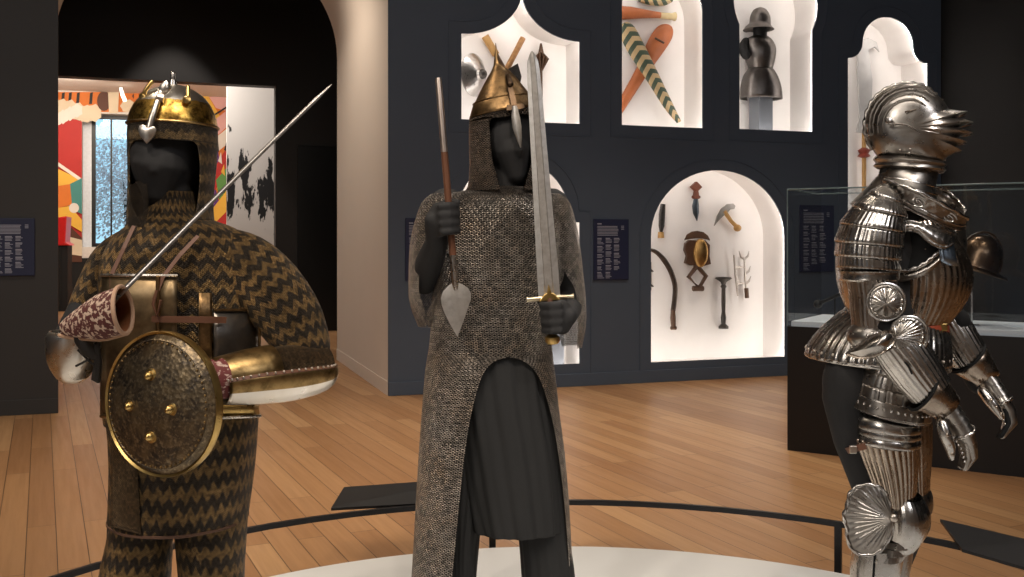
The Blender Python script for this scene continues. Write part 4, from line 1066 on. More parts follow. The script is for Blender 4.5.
# sword, held point up
sw = thing('straight_sword', SW1 - swd * .16, 'broad straight sword held upright in front of the mail coat', 'sword')
b = MB()
def swp(py): return lerp(SW0, SW1, (py - 51) / 247.0)
bl = [(51, .004), (55, .020), (61, .034), (70, .041), (90, .045), (130, .050), (180, .056), (230, .063), (270, .068), (296, .070)]
rings = []
for y, w_ in bl:
    p = swp(y); h = w_ / 2; s_ = swd.cross(V((0, -1, 0))).normalized(); q = min(.0045, h * .5)
    rings.append([p + s_ * h, p + s_ * h * .42 + V((0, -q, 0)), p + s_ * h * .34 + V((0, -q * .45, 0)), p - s_ * h * .34 + V((0, -q * .45, 0)), p - s_ * h * .42 + V((0, -q, 0)), p - s_ * h, p - s_ * h * .42 + V((0, q, 0)), p + s_ * h * .42 + V((0, q, 0))])
b.loft(rings, True, True, True); b.build('blade', M_blade, sw, angle=25)
sx = swd.cross(V((0, -1, 0))).normalized()
if sx.x < 0: sx = -sx
b = MB(); b.tube([SW1 - sx * .073, SW1 - sx * .066, SW1, SW1 + sx * .070, SW1 + sx * .078], [.010, .0075, .009, .0075, .0105], 12); b.build('cross_guard', mat_metal('pale_gilt', (.70, .60, .42), (.3, .2, .1), .3, .4), sw)
b = MB(); b.prism([(-.034, -.008), (-.018, .012), (-.008, .016), (0, .044), (.008, .016), (.018, .012), (.034, -.008)], SW1 + V((0, -.006, 0)), sx, swd, .012); b.build('langet', M_brass, sw, smooth=False, bevel=.002)
b = MB(); b.tube([SW1, SW1 - swd * .12], [.0135, .0125], 12); b.build('handle', M_leather, sw)
b = MB(); b.lathe([(.001, 0), (.018, .003), (.024, .012), (.024, .024), (.016, .032), (.013, .038)], SW1 - swd * .15, swd, 16); b.build('pommel', M_brass, sw)

# ================================================================== the figure in zigzag mail
YL = 2.7
def pl(x, y, dy=0.0): return P(x, y, YL + dy)
M_zz = mat_zigzag('zigzag_mail', .058, .027, .024, (.62, .385, .155), (.12, .092, .068), .0070)
M_zz_arm = mat_zigzag('zigzag_mail_sleeve', .043, .028, .021, (.62, .385, .155), (.125, .096, .07), .0070)
M_mail_b = mat_mail('brown_mail', .0066, (.42, .29, .16), (.012, .009, .007))
M_mail_bo = mat_mail('brown_mail_open', .0085, (.10, .08, .06), (.012, .009, .007), holes=True)
base = P(172, 240, YL); base.z = HP
figl = thing('armored_mannequin', base, 'black mannequin in gilt domed helmet and brown zigzag mail, with shield and saber', 'mannequin')
SA0 = P(113, 301, 2.34); SA1 = P(331.5, 84.5, 2.48)
sad = (SA1 - SA0).normalized()
b = MB()
b.ellipsoid(pl(165, 152), (.096, .108, .135), 24, 16)
b.tube([pl(161, 165, -.05), pl(158, 190, -.045)], [.075, .045], 16, round_ends=True)
b.tube([pl(156, 158, -.098), pl(154, 170, -.113), pl(155, 175, -.10)], [.008, .013, .010], 10, round_ends=True)
b.tube([pl(168, 190), pl(172, 235)], [.066, .07], 16, round_ends=True)
b.loft([ringpx(*q[:3], YL, q[3], 28) for q in ((140, 205, 222, .08), (118, 232, 240, .11), (112, 245, 280, .13), (116, 242, 340, .125), (114, 248, 420, .125), (118, 244, 490, .12))], True, True, True)
for hx, kx, ax, tx in ((142, 134, 126, -.3), (212, 214, 216, .15)):
    b.tube([pl(hx, 470), pl((hx + kx) / 2, 540), pl(kx, 590), pl((kx + ax) / 2, 650, .02), pl(ax, 705, .03)], [.085, .08, .058, .056, .042], 16, round_ends=True)
    a = P(ax, 705, YL + .03); foot(b, a.x, a.y, (tx, -1, 0))
b.tube([pl(232, 262), pl(280, 310), pl(308, 360, -.03)], [.07, .062, .05], 16, round_ends=True)
b.tube([pl(308, 364, -.03), pl(262, 372, -.16), pl(212, 378, -.24), pl(196, 381, -.25)], [.05, .045, .034, .03], 16, round_ends=True)
SHC = P(161, 404, 2.38)
w3 = grip(b, P(186, 385, 2.46), V((.25, .1, 1)), V((.6, .75, 0)), .012, 1.0)
b.tube([pl(125, 258), pl(95, 300, -.02), pl(72, 338, -.06)], [.066, .055, .047], 16, round_ends=True)
HG0 = SA0 - sad * .02
w4 = grip(b, lerp(HG0, P(92, 318, 2.42), .35), sad, V((-.5, .3, -.8)), .006, .6)
b.tube([pl(72, 338, -.06), P(78, 332, 2.54), P(88, 322, 2.45), w4], [.04, .034, .026, .02], 16, round_ends=True)
blob(b, 'body', M_body, figl, .0066, 3)

b = MB()
crow = [(192, 148, 195, .074), (203, 147, 197, .08), (213, 143, 203, .09), (221, 134, 217, .115), (228, 124, 236, .135), (241, 111, 250, .155), (265, 101, 262, .168), (300, 100, 262, .172), (350, 101, 261, .170), (400, 103, 259, .166), (420, 105, 258, .168)]
b.loft([ringpx(q[1], q[2], q[0], YL, q[3], 72) for q in interp(crow, 3)], True); b.build('mail_coat', M_zz_arm, figl, angle=75)
b = MB(); srow = [(395, 104, 258.5, .170), (425, 110, 258, .178), (465, 112, 255, .182), (500, 111, 250.5, .184), (517, 110, 248, .185)]
b.loft([ringpx(q[1], q[2], q[0], YL, q[3], 72, flute=(8, .012)) for q in interp(srow, 4)], True); b.build('mail_skirt', M_zz, figl, angle=75, solid=.004)
b = MB(); b.loft([front_part(104, 262, q[0], YL, .192, q[1], q[2], 10, 0, q[3]) for q in ((440, 110, 136, 440), (470, 111, 137, 470), (500, 111, 139, 502), (520, 109.5, 140, 528), (526, 109, 141, 535))], False); b.build('skirt_flap', M_mail_b, figl, solid=.004, angle=70)
b = MB(); hem = [p for p in ringpx(109.5, 248.5, 517, YL, .187, 72, flute=(8, .012))]; b.tube(hem + [hem[0]], .005, 6, caps=False); b.build('hem', mat_plain('hem_cloth', (.10, .05, .03), .8), figl)
b = MB()
b.loft([ringpx(q[1], q[2], q[0], YL, q[3], 48) for q in interp([(500, 112, 176, .12), (540, 106, 174, .12), (577, 98, 172, .118), (640, 95, 168, .11), (690, 104, 158, .09), (715, 106, 154, .085)], 3)], True)
b.loft([ringpx(q[1], q[2], q[0], YL, q[3], 48) for q in interp([(500, 172, 250, .12), (540, 175, 247, .12), (577, 178.5, 245, .118), (640, 186, 244, .11), (690, 190, 240, .09), (715, 192, 238, .085)], 3)], True)
b.build('mail_trousers', M_zz, figl, angle=75)
# sleeves
b = MB(); b.tube([pl(x, y, d) for x, y, d in interp([(212, 244, 0), (240, 262, 0), (263, 284, 0), (286, 312, -.01), (301, 340, -.02), (306, 358, -.03), (308, 368, -.04)], 4)], [q[0] for q in interp([(.055,), (.086,), (.096,), (.090,), (.076,), (.064,), (.05,)], 4)], 48, up=(0, -1, 0)); b.build('sleeve', M_zz_arm, figl, angle=75)
b = MB(); b.tube([pl(x, y, d) for x, y, d in interp([(140, 243, 0), (117, 262, 0), (101, 288, -.01), (87, 318, -.03), (76, 340, -.05)], 4)], [q[0] for q in interp([(.055,), (.066,), (.062,), (.056,), (.045,)], 4)], 48, up=(0, -1, 0)); b.build('sleeve', M_zz_arm, figl, angle=75)
# plates of the body armour
M_plate = mat_metal('brown_plate', (.31, .22, .12), (.06, .045, .03), .44, .8, scale=10)
M_plate_d = mat_metal('dark_side_plate', (.24, .215, .19), (.07, .055, .04), .36, .6, scale=10)
b = MB(); b.loft([front_part(92, 268, y, YL, .200, 101.5, 177, 14) for y in (275.5, 300, 340, 380, 416)], False); pf = b.build('breast_plate', M_plate, figl, solid=.006)
b = MB(); b.tube(front_part(92, 268, 275.5, YL, .203, 101, 177.5, 14), .0042, 8); b.build('bright_edge', M_steel, pf)
b = MB(); b.tube(front_part(92, 268, 416, YL, .206, 101, 177, 14), .005, 8); b.tube([P(101.5, 275.5, YL - .06), P(101.5, 416, YL - .06)], .004, 8); b.tube([P(158, 277, YL - .207), P(158, 416, YL - .207)], .006, 8); b.tube([P(112, 277, YL - .165), P(112, 416, YL - .165)], .006, 8); b.build('plate_frame', M_gilt_dark, pf)
b = MB(); b.loft([front_part(92, 268, y, YL, .192, 214, 259.5, 12) for y in (310, 340, 370, 400)], False); ps = b.build('side_plate', M_plate_d, figl, solid=.006)
b = MB(); b.tube([p for p in front_part(92, 268, 310, YL, .195, 214, 260, 12)], .0035, 6); b.tube([P(259.5, 312, YL - .065), P(259.5, 400, YL - .065)], .004, 6); b.build('plate_frame', M_gilt_dark, ps)
b = MB(); b.loft([front_part(92, 268, y, YL, .196, 199, 212, 6) for y in (293, 315, 345, 372)], False); b.build('hinge_strip', M_gilt_dark, figl, solid=.005)
b = MB(); b.loft([front_part(92, 268, q[0], YL, .196, 172, 259.5, 16, 0, q[1]) for q in ((400, 397), (411, 408), (420, 416))], False); bp = b.build('belt_plate', M_brass, figl, solid=.005)
b = MB(); b.tube(front_part(92, 268, 420, YL, .200, 172, 260, 16, 0, 416), .0045, 8); b.build('bright_edge', M_steel, bp)
# straps
for pts in ([pl(134, 226, -.135), pl(124, 248, -.165), pl(112, 274, -.185)], [pl(198, 236, -.14), pl(180, 255, -.18), pl(163, 277, -.205), pl(154, 300, -.212)]):
    b = MB(); b.strip(pts, .010, .003, (0, -1, .15)); b.build('shoulder_strap', M_tanl if pts[0].x < -1 else M_leather, figl, smooth=False)
b = MB(); b.strip(front_part(92, 268, 319, YL, .212, 152, 226, 14, 0, 320), .016, .005, (0, -1, 0)); b.build('waist_strap', M_leather, figl)
b = MB(); b.strip([pl(112, 276, -.178), pl(113, 300, -.178), pl(111, 322, -.175)], .012, .004, (0, -1, 0)); b.build('hanging_strap', M_leather, figl)
b = MB(); b.tube([pl(157, 290, -.22), pl(153, 304, -.225), pl(157, 316, -.22), pl(161, 300, -.222)], .004, 6); b.build('strap_knot', M_leather, figl)

# helmet
h = bpy.data.objects.new('helmet', None); COL.objects.link(h); h.parent = figl; h.location = pl(173, 125) - figl.location
hr = [(124.5, 127.5, 127.5, 218.5), (118, 121, 128.4, 217.6), (110, 112.5, 131.3, 215), (102, 104, 136.5, 210.5), (95, 96.5, 144, 204), (89.5, 90.5, 153.5, 195), (86, 86.3, 164, 185), (84.6, 84.6, 172.5, 176)]
def mat_helm():
    t = NT('gilt_helmet'); co = t.coord('Object'); s = t.n('ShaderNodeSeparateXYZ'); t.l(co, s.inputs[0])
    g = t.noise(co, 55, 5, .7); g2 = t.noise(co, 150, 3)
    band = t.math('LESS_THAN', t.math('ADD', s.outputs[2], t.math('MULTIPLY', g, .01)), .062)
    gold = t.mix(t.ramp(g, [(.42, (0, 0, 0)), (.62, (1, 1, 1))]), (.74, .45, .10), (.16, .085, .02))
    return t.done(t.bsdf(t.mix(band, (.56, .52, .46), gold), .3, 1.0, t.bump(g2, .2, .002)))
b = MB(); b.loft([ringpx(q[2], q[3], q[0], YL, (q[3] - q[2]) / 2 * YL / F, 64, 0, q[1]) for q in interp(hr, 5)], True, False, True); b.build('bowl', mat_helm(), h, angle=60)
b = MB(); rg = ringpx(127, 219, 124.5, YL, .124, 64, 0, 127.5); b.tube(rg + [rg[0]], .0038, 8, caps=False); b.build('rim', M_gilt, h)
b = MB(); b.tube([pl(173, 87), pl(173, 80)], [.012, .009], 10); b.tube([pl(173, 81), pl(173, 74)], [.0065, .0065], 10, round_ends=True); b.build('spike_socket', M_steel, h)
for q in ([(144, 97, -.065), (145, 91, -.075), (150, 84, -.07), (152, 82, -.068)], [(187.5, 101, -.09), (188, 94, -.085), (188, 87, -.08)]):
    b = MB(); b.tube([pl(*k) for k in q], [.009] + [.0055] * (len(q) - 1), 10, round_ends=True); b.lathe([(.001, 0), (.011, .002), (.011, .008), (.001, .014)], pl(*q[0]), (0, -1, .4), 14); b.build('plume_holder', M_brass, h)
def leaf(px, dy, mat, nm, par, dome=.010):
    b = MB(); cx = sum(p[0] for p in px) / len(px); cy = sum(p[1] for p in px) / len(px)
    pts = [P(x, y, YL + dy) for x, y in px]; vs = [b.bm.verts.new(p) for p in pts]; bk = [b.bm.verts.new(p + V((0, .005, 0))) for p in pts]
    c = b.bm.verts.new(P(cx, cy, YL + dy - dome))
    for i in range(len(vs)):
        j = (i + 1) % len(vs); b.face((vs[i], vs[j], c)); b.face((vs[j], vs[i], bk[i], bk[j]))
    b.face(bk); return b.build(nm, mat, par, angle=50)
M_silv = mat_metal('silvered', (.66, .60, .53), (.28, .22, .16), .32, .5, scale=40)
nb = MB(); nb.tube([pl(161, 92, -.098), pl(156, 106, -.125), pl(152, 118, -.135), pl(149, 129, -.138)], [.0085, .0085, .009, .009], 10); nb.tube([pl(157.5, 97, -.115), pl(164, 98.5, -.112)], .012, 8); na = nb.build('nasal_bar', M_silv, h)
leaf([(146.5, 143.5), (140, 136), (138, 129.5), (139.5, 125.5), (143, 124.5), (147, 126), (150, 126.5), (154, 126.5), (156, 129), (155, 134), (151.5, 139)], -.142, M_silv, 'heart_finial', na)
leaf([(160, 93), (158.5, 88), (161, 83.5), (166.5, 80.5), (169, 84), (170.5, 89), (167, 93), (163, 95)], -.102, M_silv, 'leaf_finial', na)
b = MB()
ar = [(123.5, 126.5, 129, 217, .122, 160, 160), (133, 135.5, 128.5, 217.5, .125, 160, 160), (142.5, 143.5, 128.6, 217.4, .126, 160, 160), (143.6, 145, 128.7, 217.2, .126, 138, 190), (145.5, 147, 128.7, 217.2, .126, 134, 195), (150, 151, 128.8, 217, .126, 131.5, 197.5), (165, 166, 129, 216, .124, 130.2, 199.5), (185, 187, 129, 214, .118, 130.5, 199), (203, 206, 128.5, 213, .114, 131.5, 197), (217, 220, 128, 214, .118, 137, 195), (228, 230, 127.5, 216, .135, 142, 194)]
b.loft([slit_ring(q[2], q[3], q[0], YL, q[4], q[5], q[6], 80, 0, q[1]) for q in interp(ar, 3)], False); b.build('aventail', mat_zigzag('zigzag_aventail', .05, .026, .012, (.40, .27, .13), (.11, .085, .062), .0066), h, angle=75, solid=.003)
b = MB(); rr = []
for y, x0, x1 in ((182, 129, 147), (200, 128.5, 148.5), (218, 128, 147), (233, 128.5, 140)):
    rr.append([P(lerp(x0, x1, i / 9), y + 2 * math.sin(i), YL - .10 - .03 * i / 9) for i in range(10)])
b.loft(rr, False); b.build('hanging_mail', M_mail_bo, h)

# arm guards
def halftube(pts, r, a0, a1, n=18, flat=1.0):
    pts = [V(p) for p in pts]; rings = []
    for i, p in enumerate(pts):
        d = (pts[min(i+1, len(pts)-1)] - pts[max(i-1, 0)]).normalized(); up = V((0, 0, 1)); up = (up - d * up.dot(d)).normalized(); f = d.cross(up)
        if f.y > 0: f = -f
        rr = r[i] if isinstance(r, (list, tuple)) else r
        rings.append([p + up * math.cos(lerp(a0, a1, k / (n - 1))) * rr * flat + f * math.sin(lerp(a0, a1, k / (n - 1))) * rr for k in range(n)])
    return rings
fa = [pl(x, y, d) for x, y, d in interp([(324, 366, -.03), (290, 369, -.10), (250, 374, -.18), (214, 380, -.235)], 4)]
ra = [q[0] for q in interp([(.055,), (.062,), (.056,), (.046,)], 4)]
b = MB(); b.tube(fa, ra, 36, up=(0, 0, 1)); b.build('forearm_mail', M_mail_b, figl, angle=70)
b = MB(); b.loft(halftube(fa[6:], [x + .004 for x in ra[6:]], math.radians(-25), math.radians(100), 20), False); vb = b.build('wrist_plate', M_gilt, figl, solid=.004)
sh = [pl(x, y, d) for x, y, d in interp([(332, 366, -.03), (322, 369, -.05), (290, 373, -.11), (250, 378, -.19), (222, 383, -.235)], 4)]
rs = [q[0] for q in interp([(.022,), (.054,), (.068,), (.063,), (.050,)], 4)]
M_shell = mat_metal('pale_reflection_shell', (.82, .77, .70), (.55, .42, .25), .3, .35, scale=7)
b = MB(); b.loft(halftube(sh, rs, math.radians(78), math.radians(225), 22), False, mifn=lambda k, i: 1 if i < 5 else 0); sv = b.build('arm_guard', [M_shell, M_gilt], figl, solid=.004)  # gilt upper and pale lower rows put reflected light into the colour
b = MB()
e1 = [r[0] + V((0, -.003, 0)) for r in halftube(sh, rs, math.radians(78), math.radians(225), 22)]
b.strip(e1, .009, .003, (0, -1, .5)); b.build('rim_strip', M_leather, sv)
for i in range(22):
    b = MB(); t_ = i / 21 * (len(e1) - 1); k_ = min(int(t_), len(e1) - 2); q = lerp(e1[k_], e1[k_ + 1], t_ - k_) + V((0, -.004, .003)); b.ellipsoid(q, (.0032, .003, .0032), 8, 6); b.build('stud', M_silv, sv)
M_pat = None
def mat_pattern(nm, ca, cb, sc):
    t = NT(nm); co = t.coord('Object'); n = t.noise(t.mapping(co, scale=(sc, sc, sc * 1.7)), 1.0, 2, .5)
    return t.done(t.bsdf(t.mix(t.ramp(n, [(.52, (0, 0, 0)), (.57, (1, 1, 1))]), ca, cb), .8))
M_pat = mat_pattern('woven_maroon', (.10, .022, .020), (.62, .47, .36), 78)
b = MB(); b.tube([pl(229, 378, -.215), pl(220, 378.5, -.235), pl(209, 379, -.245), pl(200, 379.5, -.25)], [.050, .052, .046, .034], 30, up=(0, 0, 1)); b.build('quilted_cuff', mat_pattern('woven_red', (.15, .03, .028), (.55, .38, .32), 60), figl)

# raised sword arm: quilted mitten, elbow bowl
def mring(t, n=40):
    c = lerp(P(60, 329, 2.50), P(123, 310, 2.32), t)
    h_ = lerp(5, 23, min(1, t * 1.55) ** .8) * 2.4 / F
    A = V((-.15, 0, 1)).normalized() * h_; sl = t * 10 * 2.35 / F
    B = V((.39 * h_ * 1.25 - sl, -h_ * 1.16, -sl * .1))
    return [c + A * math.cos(2 * PI * k / n) + B * math.sin(2 * PI * k / n) for k in range(n)]
b = MB(); ts = [0, .06, .14, .25, .4, .55, .7, .85, .95, 1.0]
b.loft([mring(q) for q in ts], True, True, False); mt = b.build('quilted_mitten', mat_pattern('woven_maroon_mitten', (.10, .022, .020), (.62, .47, .36), 62), figl)
b = MB(); b.loft([[c_ + (p - c_) * .93 for p in mring(q) for c_ in [sum(mring(q), V()) / 40]] for q in (.45, .6, .8, 1.0)], True, True, False); b.build('lining', mat_plain('orange_lining', (.34, .13, .05), .8, var=.3, scale=30), mt)
b = MB(); rg = mring(1.0); b.tube(rg + [rg[0]], .0052, 8, caps=False)
b.tube([mring(q)[22] + V((-.002, -.003, -.004)) for q in ts], .0055, 8); b.build('tan_edging', M_tanl, mt)
b = MB()
eb = []
for k in range(11):
    t_ = k / 10; y = lerp(331, 382, t_)
    xl = 46.5 + 24 * max(0, t_ - .35) ** 2.1 * 1.55 + (0 if t_ > .1 else (1 - t_ * 10) * 4); xr = 101 - 26 * max(0, t_ - .2) ** 2
    if k == 10: xl, xr = 63, 80
    eb.append(ringpx(xl, xr, y, 2.56, .062 * math.sqrt(max(.05, 1 - t_ ** 2.2)), 36, 0))
b.loft(eb, True, False, True); eg = b.build('elbow_guard', mat_metal('silver_shell', (.74, .68, .60), (.42, .30, .18), .28, .6, scale=8), figl, angle=60, solid=.003)
b = MB(); b.tube([P(82, 338, 2.47), P(88, 350, 2.46), P(96, 356, 2.46)], [.02, .018, .012], 10, round_ends=True); b.tube([P(97, 345, 2.46), P(98, 362, 2.46), P(96, 378, 2.47), P(98, 381, 2.48)], [.008, .010, .012, .006], 8, round_ends=True); b.tube([P(76, 366, 2.475), P(86, 361, 2.46), P(96, 355, 2.455)], .003, 6); b.tube([P(78, 350, 2.475), P(90, 362, 2.455), P(99, 368, 2.455)], .003, 6)
b.build('lacing', M_wire, figl)
# saber
sa = thing('saber', SA0 - sad * .06, 'long thin steel saber pointing up across the zigzag mail chest', 'saber')
b = MB(); pts = [lerp(SA0, SA1, q) + V((0, 0, .004 * math.sin(PI * q))) for q in [i / 14 for i in range(15)]]
b.blade(pts, [.015 - .004 * (i / 14) for i in range(14)] + [.003], .006, (-.2, -1, .25)); b.build('blade', mat_metal('bright_blade', (.40, .38, .36), (.2, .17, .14), .3, .4, scale=30), sa)
b = MB(); b.tube([SA0 - sad * .045, SA0 + sad * .005], [.008, .008], 10, round_ends=True); b.build('handle', M_leather, sa)
b = MB(); b.tube([SA0 - V((.012, 0, .012)), SA0 + V((.012, 0, .012))], [.006, .006], 8, round_ends=True); b.build('guard', M_iron, sa)
# shield
sn = V((-math.sin(R_(24)), -math.cos(R_(24)), .02)).normalized(); roll = None
def mat_shield():
    t = NT('shield_face'); co = t.coord('Object'); n = t.noise(co, 26, 5, .62); n2 = t.noise(co, 110, 3, .6); v = t.n('ShaderNodeTexVoronoi'); v.inputs['Scale'].default_value = 90; t.l(co, v.inputs[0])
    c = t.mix(t.ramp(n, [(.36, (0, 0, 0)), (.66, (1, 1, 1))]), (.06, .05, .042), (.20, .145, .08))
    c = t.mix(t.ramp(n2, [(.5, (0, 0, 0)), (.66, (1, 1, 1))]), c, (.30, .23, .14))
    return t.done(t.bsdf(c, .4, .85, t.bump(v.outputs['Distance'], .35, .003)))
b = MB(); R0 = .1745
b.lathe([(R0 * .965, .000), (R0 * .90, .007), (R0 * .875, .0125), (R0 * .865, .0115), (R0 * .7, .022), (R0 * .4, .034), (R0 * .15, .039), (.001, .040)], SHC, sn, 72)
shd = b.build('round_shield', mat_shield()); tag(shd, 'round dark domed shield with gold rim and four brass bosses', 'shield')
b = MB(); b.lathe([(R0 * .99, -.016), (R0, -.002), (R0 * .985, .006), (R0 * .965, .004), (R0 * .955, .003), (R0 * .95, -.004), (R0 * .97, -.012), (R0 * .99, -.016)], SHC, sn, 72); b.build('gold_rim', M_brass, shd)
X_ = V((0, 0, 1)).cross(sn).normalized()
if X_.x < 0: X_ = -X_
Z_ = sn.cross(X_)
if Z_.z < 0: Z_ = -Z_
for ang in (92, 357, 183, 272):
    a = R_(ang); c = SHC + X_ * math.cos(a) * .062 + Z_ * math.sin(a) * .071 + sn * .0325
    b = MB(); b.lathe([(.017, -.004), (.0165, .001), (.011, .003), (.0105, .007), (.0085, .013), (.005, .0165), (.001, .018)], c, sn, 20); b.build('boss', M_brass, shd)
for i in range(60):
    a = 2 * PI * i / 60; c = SHC + (X_ * math.cos(a) + Z_ * math.sin(a)) * R0 * .845 + sn * .0145
    b = MB(); b.ellipsoid(c, (.0028, .0028, .0028), 6, 4); b.build('bead', M_gilt, shd)
b = MB(); b.strip([SHC + Z_ * .06 - sn * .0, SHC + Z_ * .03 - sn * .045, SHC - Z_ * .03 - sn * .045, SHC - Z_ * .06], .02, .004, -sn); b.build('arm_strap', M_leather, shd)
# ================================================================== the steel armour in profile
YR = 3.1
def pr(x, y, dy=0.0): return P(x, y, YR + dy)
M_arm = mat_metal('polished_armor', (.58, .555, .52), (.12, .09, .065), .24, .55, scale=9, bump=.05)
M_arm_b = mat_metal('brown_reflection_armor', (.48, .405, .33), (.14, .085, .05), .25, .55, scale=8, bump=.05)  # the breastplate's brown reflection is put into this base colour
M_arm_d = mat_metal('dark_armor', (.42, .39, .355), (.10, .075, .055), .29, .55, scale=9, bump=.05)  # darker steel tone for some of the plates
M_slot = mat_plain('dark_slot', (.004, .004, .004), .9)
base = P(885, 240, YR); base.z = HP
figr = thing('armored_mannequin', base, 'fluted steel plate armour with visored helmet on a black mannequin, facing right', 'mannequin')
b = MB()
b.ellipsoid(pr(908, 130), (.085, .075, .11), 20, 14)
b.tube([pr(905, 150), pr(897, 200)], [.062, .07], 16, round_ends=True)
b.loft([ringpx(*q[:3], YR, q[3], 28) for q in ((880, 925, 190, .07), (868, 930, 210, .15), (862, 945, 250, .16), (864, 940, 290, .145), (862, 930, 335, .14), (845, 934, 365, .155), (842, 932, 395, .14), (850, 925, 410, .10))], True, True, True)
# near and far leg: hip, thigh, knee, calf
for dy, off in ((-.085, 0), (.10, 14)):
    b.ellipsoid(pr(851 + off, 384, dy), (.085, .085, .115), 18, 12)
    b.tube([pr(872 + off, 380, dy), pr(880 + off, 430, dy), pr(893 + off, 480, dy), pr(898 + off, 520, dy), pr(880 + off, 560, dy + .01), pr(870 + off, 600, dy + .01), pr(868 + off, 645, dy)], [.095, .08, .060, .052, .054, .050, .04], 18, round_ends=True)
    b.tube([pr(846 + off, 395, dy), pr(852 + off, 440, dy), pr(868 + off, 490, dy)], [.072, .055, .045], 16, round_ends=True)
    a = pr(868 + off, 645, dy); foot(b, a.x, a.y, (1, -.15, 0))
b.tube([pr(886, 220, -.13), pr(876, 260, -.165), pr(878, 325, -.20)], [.05, .046, .042], 14, round_ends=True)
b.tube([pr(886, 325, -.235), pr(910, 355, -.24), pr(938, 395, -.25), pr(945, 410, -.25)], [.045, .042, .032, .03], 14, round_ends=True)
b.tube([pr(915, 215, .17), pr(935, 270, .21), pr(945, 325, .20)], [.06, .052, .045], 14, round_ends=True)
b.tube([pr(945, 325, .20), pr(962, 355, .17), pr(978, 385, .14)], [.045, .04, .032], 14, round_ends=True)
blob(b, 'body', M_body, figr, .0075, 3)

# ---- helmet: silhouette swept to a pivot on each side
h = bpy.data.objects.new('helmet', None); COL.objects.link(h); h.parent = figr; h.location = pr(908, 165) - figr.location
C0 = (909, 131); SR = YR / F
sil = [(905, 169), (890, 164), (877, 156), (869.5, 146), (866, 136), (865, 125), (867, 113), (873, 101), (882, 92), (893, 86.5), (905, 84), (917, 84.5), (928, 89), (937, 96), (944, 104), (948, 111),
       (957.5, 112.8), (966.5, 114), (960, 117.2), (956, 119.5), (964, 121.8), (972, 124.5), (964, 127.5), (957, 130), (965, 132.5), (971.5, 135), (963, 137.5), (956, 139.8), (961, 142), (966, 144), (958, 146.5), (952, 148.8), (956, 150.6), (961, 152.5), (953, 155), (947, 158), (943, 163), (933, 167.5), (920, 169.5)]
sil2 = []
for i in range(len(sil)):
    p, q = sil[i], sil[(i + 1) % len(sil)]
    kk = 3 if not 15 <= i <= 34 else 2
    for j in range(kk): sil2.append((lerp(p[0], q[0], j / kk), lerp(p[1], q[1], j / kk)))
ns = len(sil2)
lat = [math.radians(a) for a in range(-86, 87, 4)]
c = pr(*C0)
valley = {(960, 117.2), (956, 119.5)}, {(957, 130)}, {(956, 139.8)}
HA, HBk, _n = facing(909)
b = MB(); rings = []
for la in lat:
    ring = []
    k = math.cos(la) ** .62; yy = .098 * math.copysign(abs(math.sin(la)) ** 1.0, la)
    for i, (x, y) in enumerate(sil2):
        dx, dz = (x - C0[0]) * SR, -(y - C0[1]) * SR
        back = max(0.0, min(1.0, (C0[0] + 22 - x) / 30)) * max(0.0, min(1.0, (150 - y) / 20))
        g = 1 + .06 * back * (abs(math.cos(la * 7)) - .5) * math.cos(la)
        fr = max(0, min(1, (x - 930) / 40))
        ring.append(c + HA * (dx * k * g / _n) + HBk * (yy * (1 - .35 * fr * math.cos(la))) + V((0, 0, dz * k * g)))
    rings.append(ring)
vset = {i for i, (x, y) in enumerate(sil2) if any(abs(x - vx) < .6 and abs(y - vy) < .6 for vx, vy in ((956, 119.5), (957, 130)))}
vset |= {i for i, (x, y) in enumerate(sil2) if abs(x - 948) < .6 and abs(y - 111) < .6}
def mf(k, i):
    a = abs(math.degrees(lat[k]))
    return 1 if (i in vset) and 14 <= a <= 44 and int(a) % 20 > 3 else 0
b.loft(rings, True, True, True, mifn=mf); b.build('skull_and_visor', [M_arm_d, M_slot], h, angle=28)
# rope comb over the crown
def rope(pts, r, tw, nm, par, mat, n=10, closed=False):
    b = MB(); pts = [V(p) for p in pts]; L = len(pts); rings = []
    for i, p in enumerate(pts):
        d = (pts[min(i+1, L-1)] - pts[max(i-1, 0)]).normalized(); a = d.orthogonal() if abs(d.y) > .9 else (V((0, 1, 0)) - d * d.y); a.normalize(); e = d.cross(a)
        rings.append([p + (a * math.cos(2*PI*k/n) + e * math.sin(2*PI*k/n)) * r * (1 + .28 * math.sin(2 * (2*PI*k/n) + i * tw)) for k in range(n)])
    b.loft(rings, True, True, True); return b.build(nm, mat, par, angle=80)
cp = [(p[0], p[1]) for p in interp([(872, 150), (866, 137), (864.5, 125), (867, 112), (873, 100.5), (882, 91.5), (893, 86), (905, 83.5), (917, 84), (928, 88.5), (936, 95)], 10)]
rope([pr(*q) for q in cp], .0062, .8, 'comb', h, M_arm_d)
# swept ridges over the skull
for la_ in (18, 32, 44, 55, 65):
    for sgn in (-1, 1):
        la = math.radians(la_) * sgn; pts = []
        for i, (x, y) in enumerate(sil2):
            if not (4 * 3 <= i <= 13 * 3): continue
            k = math.cos(la) ** .62; fr = max(0, min(1, (x - 930) / 40))
            pts.append(c + HA * ((x - C0[0]) * SR * k / _n) + HBk * (.098 * math.sin(la) * (1 - .35 * fr * math.cos(la))) + V((0, 0, -(y - C0[1]) * SR * k)))
        m_ = len(pts); b = MB(); b.tube(pts, [.001 + .0042 * math.sin(PI * (j + .5) / m_) ** .5 for j in range(m_)], 8); b.build('skull_flute', M_arm_d, h)
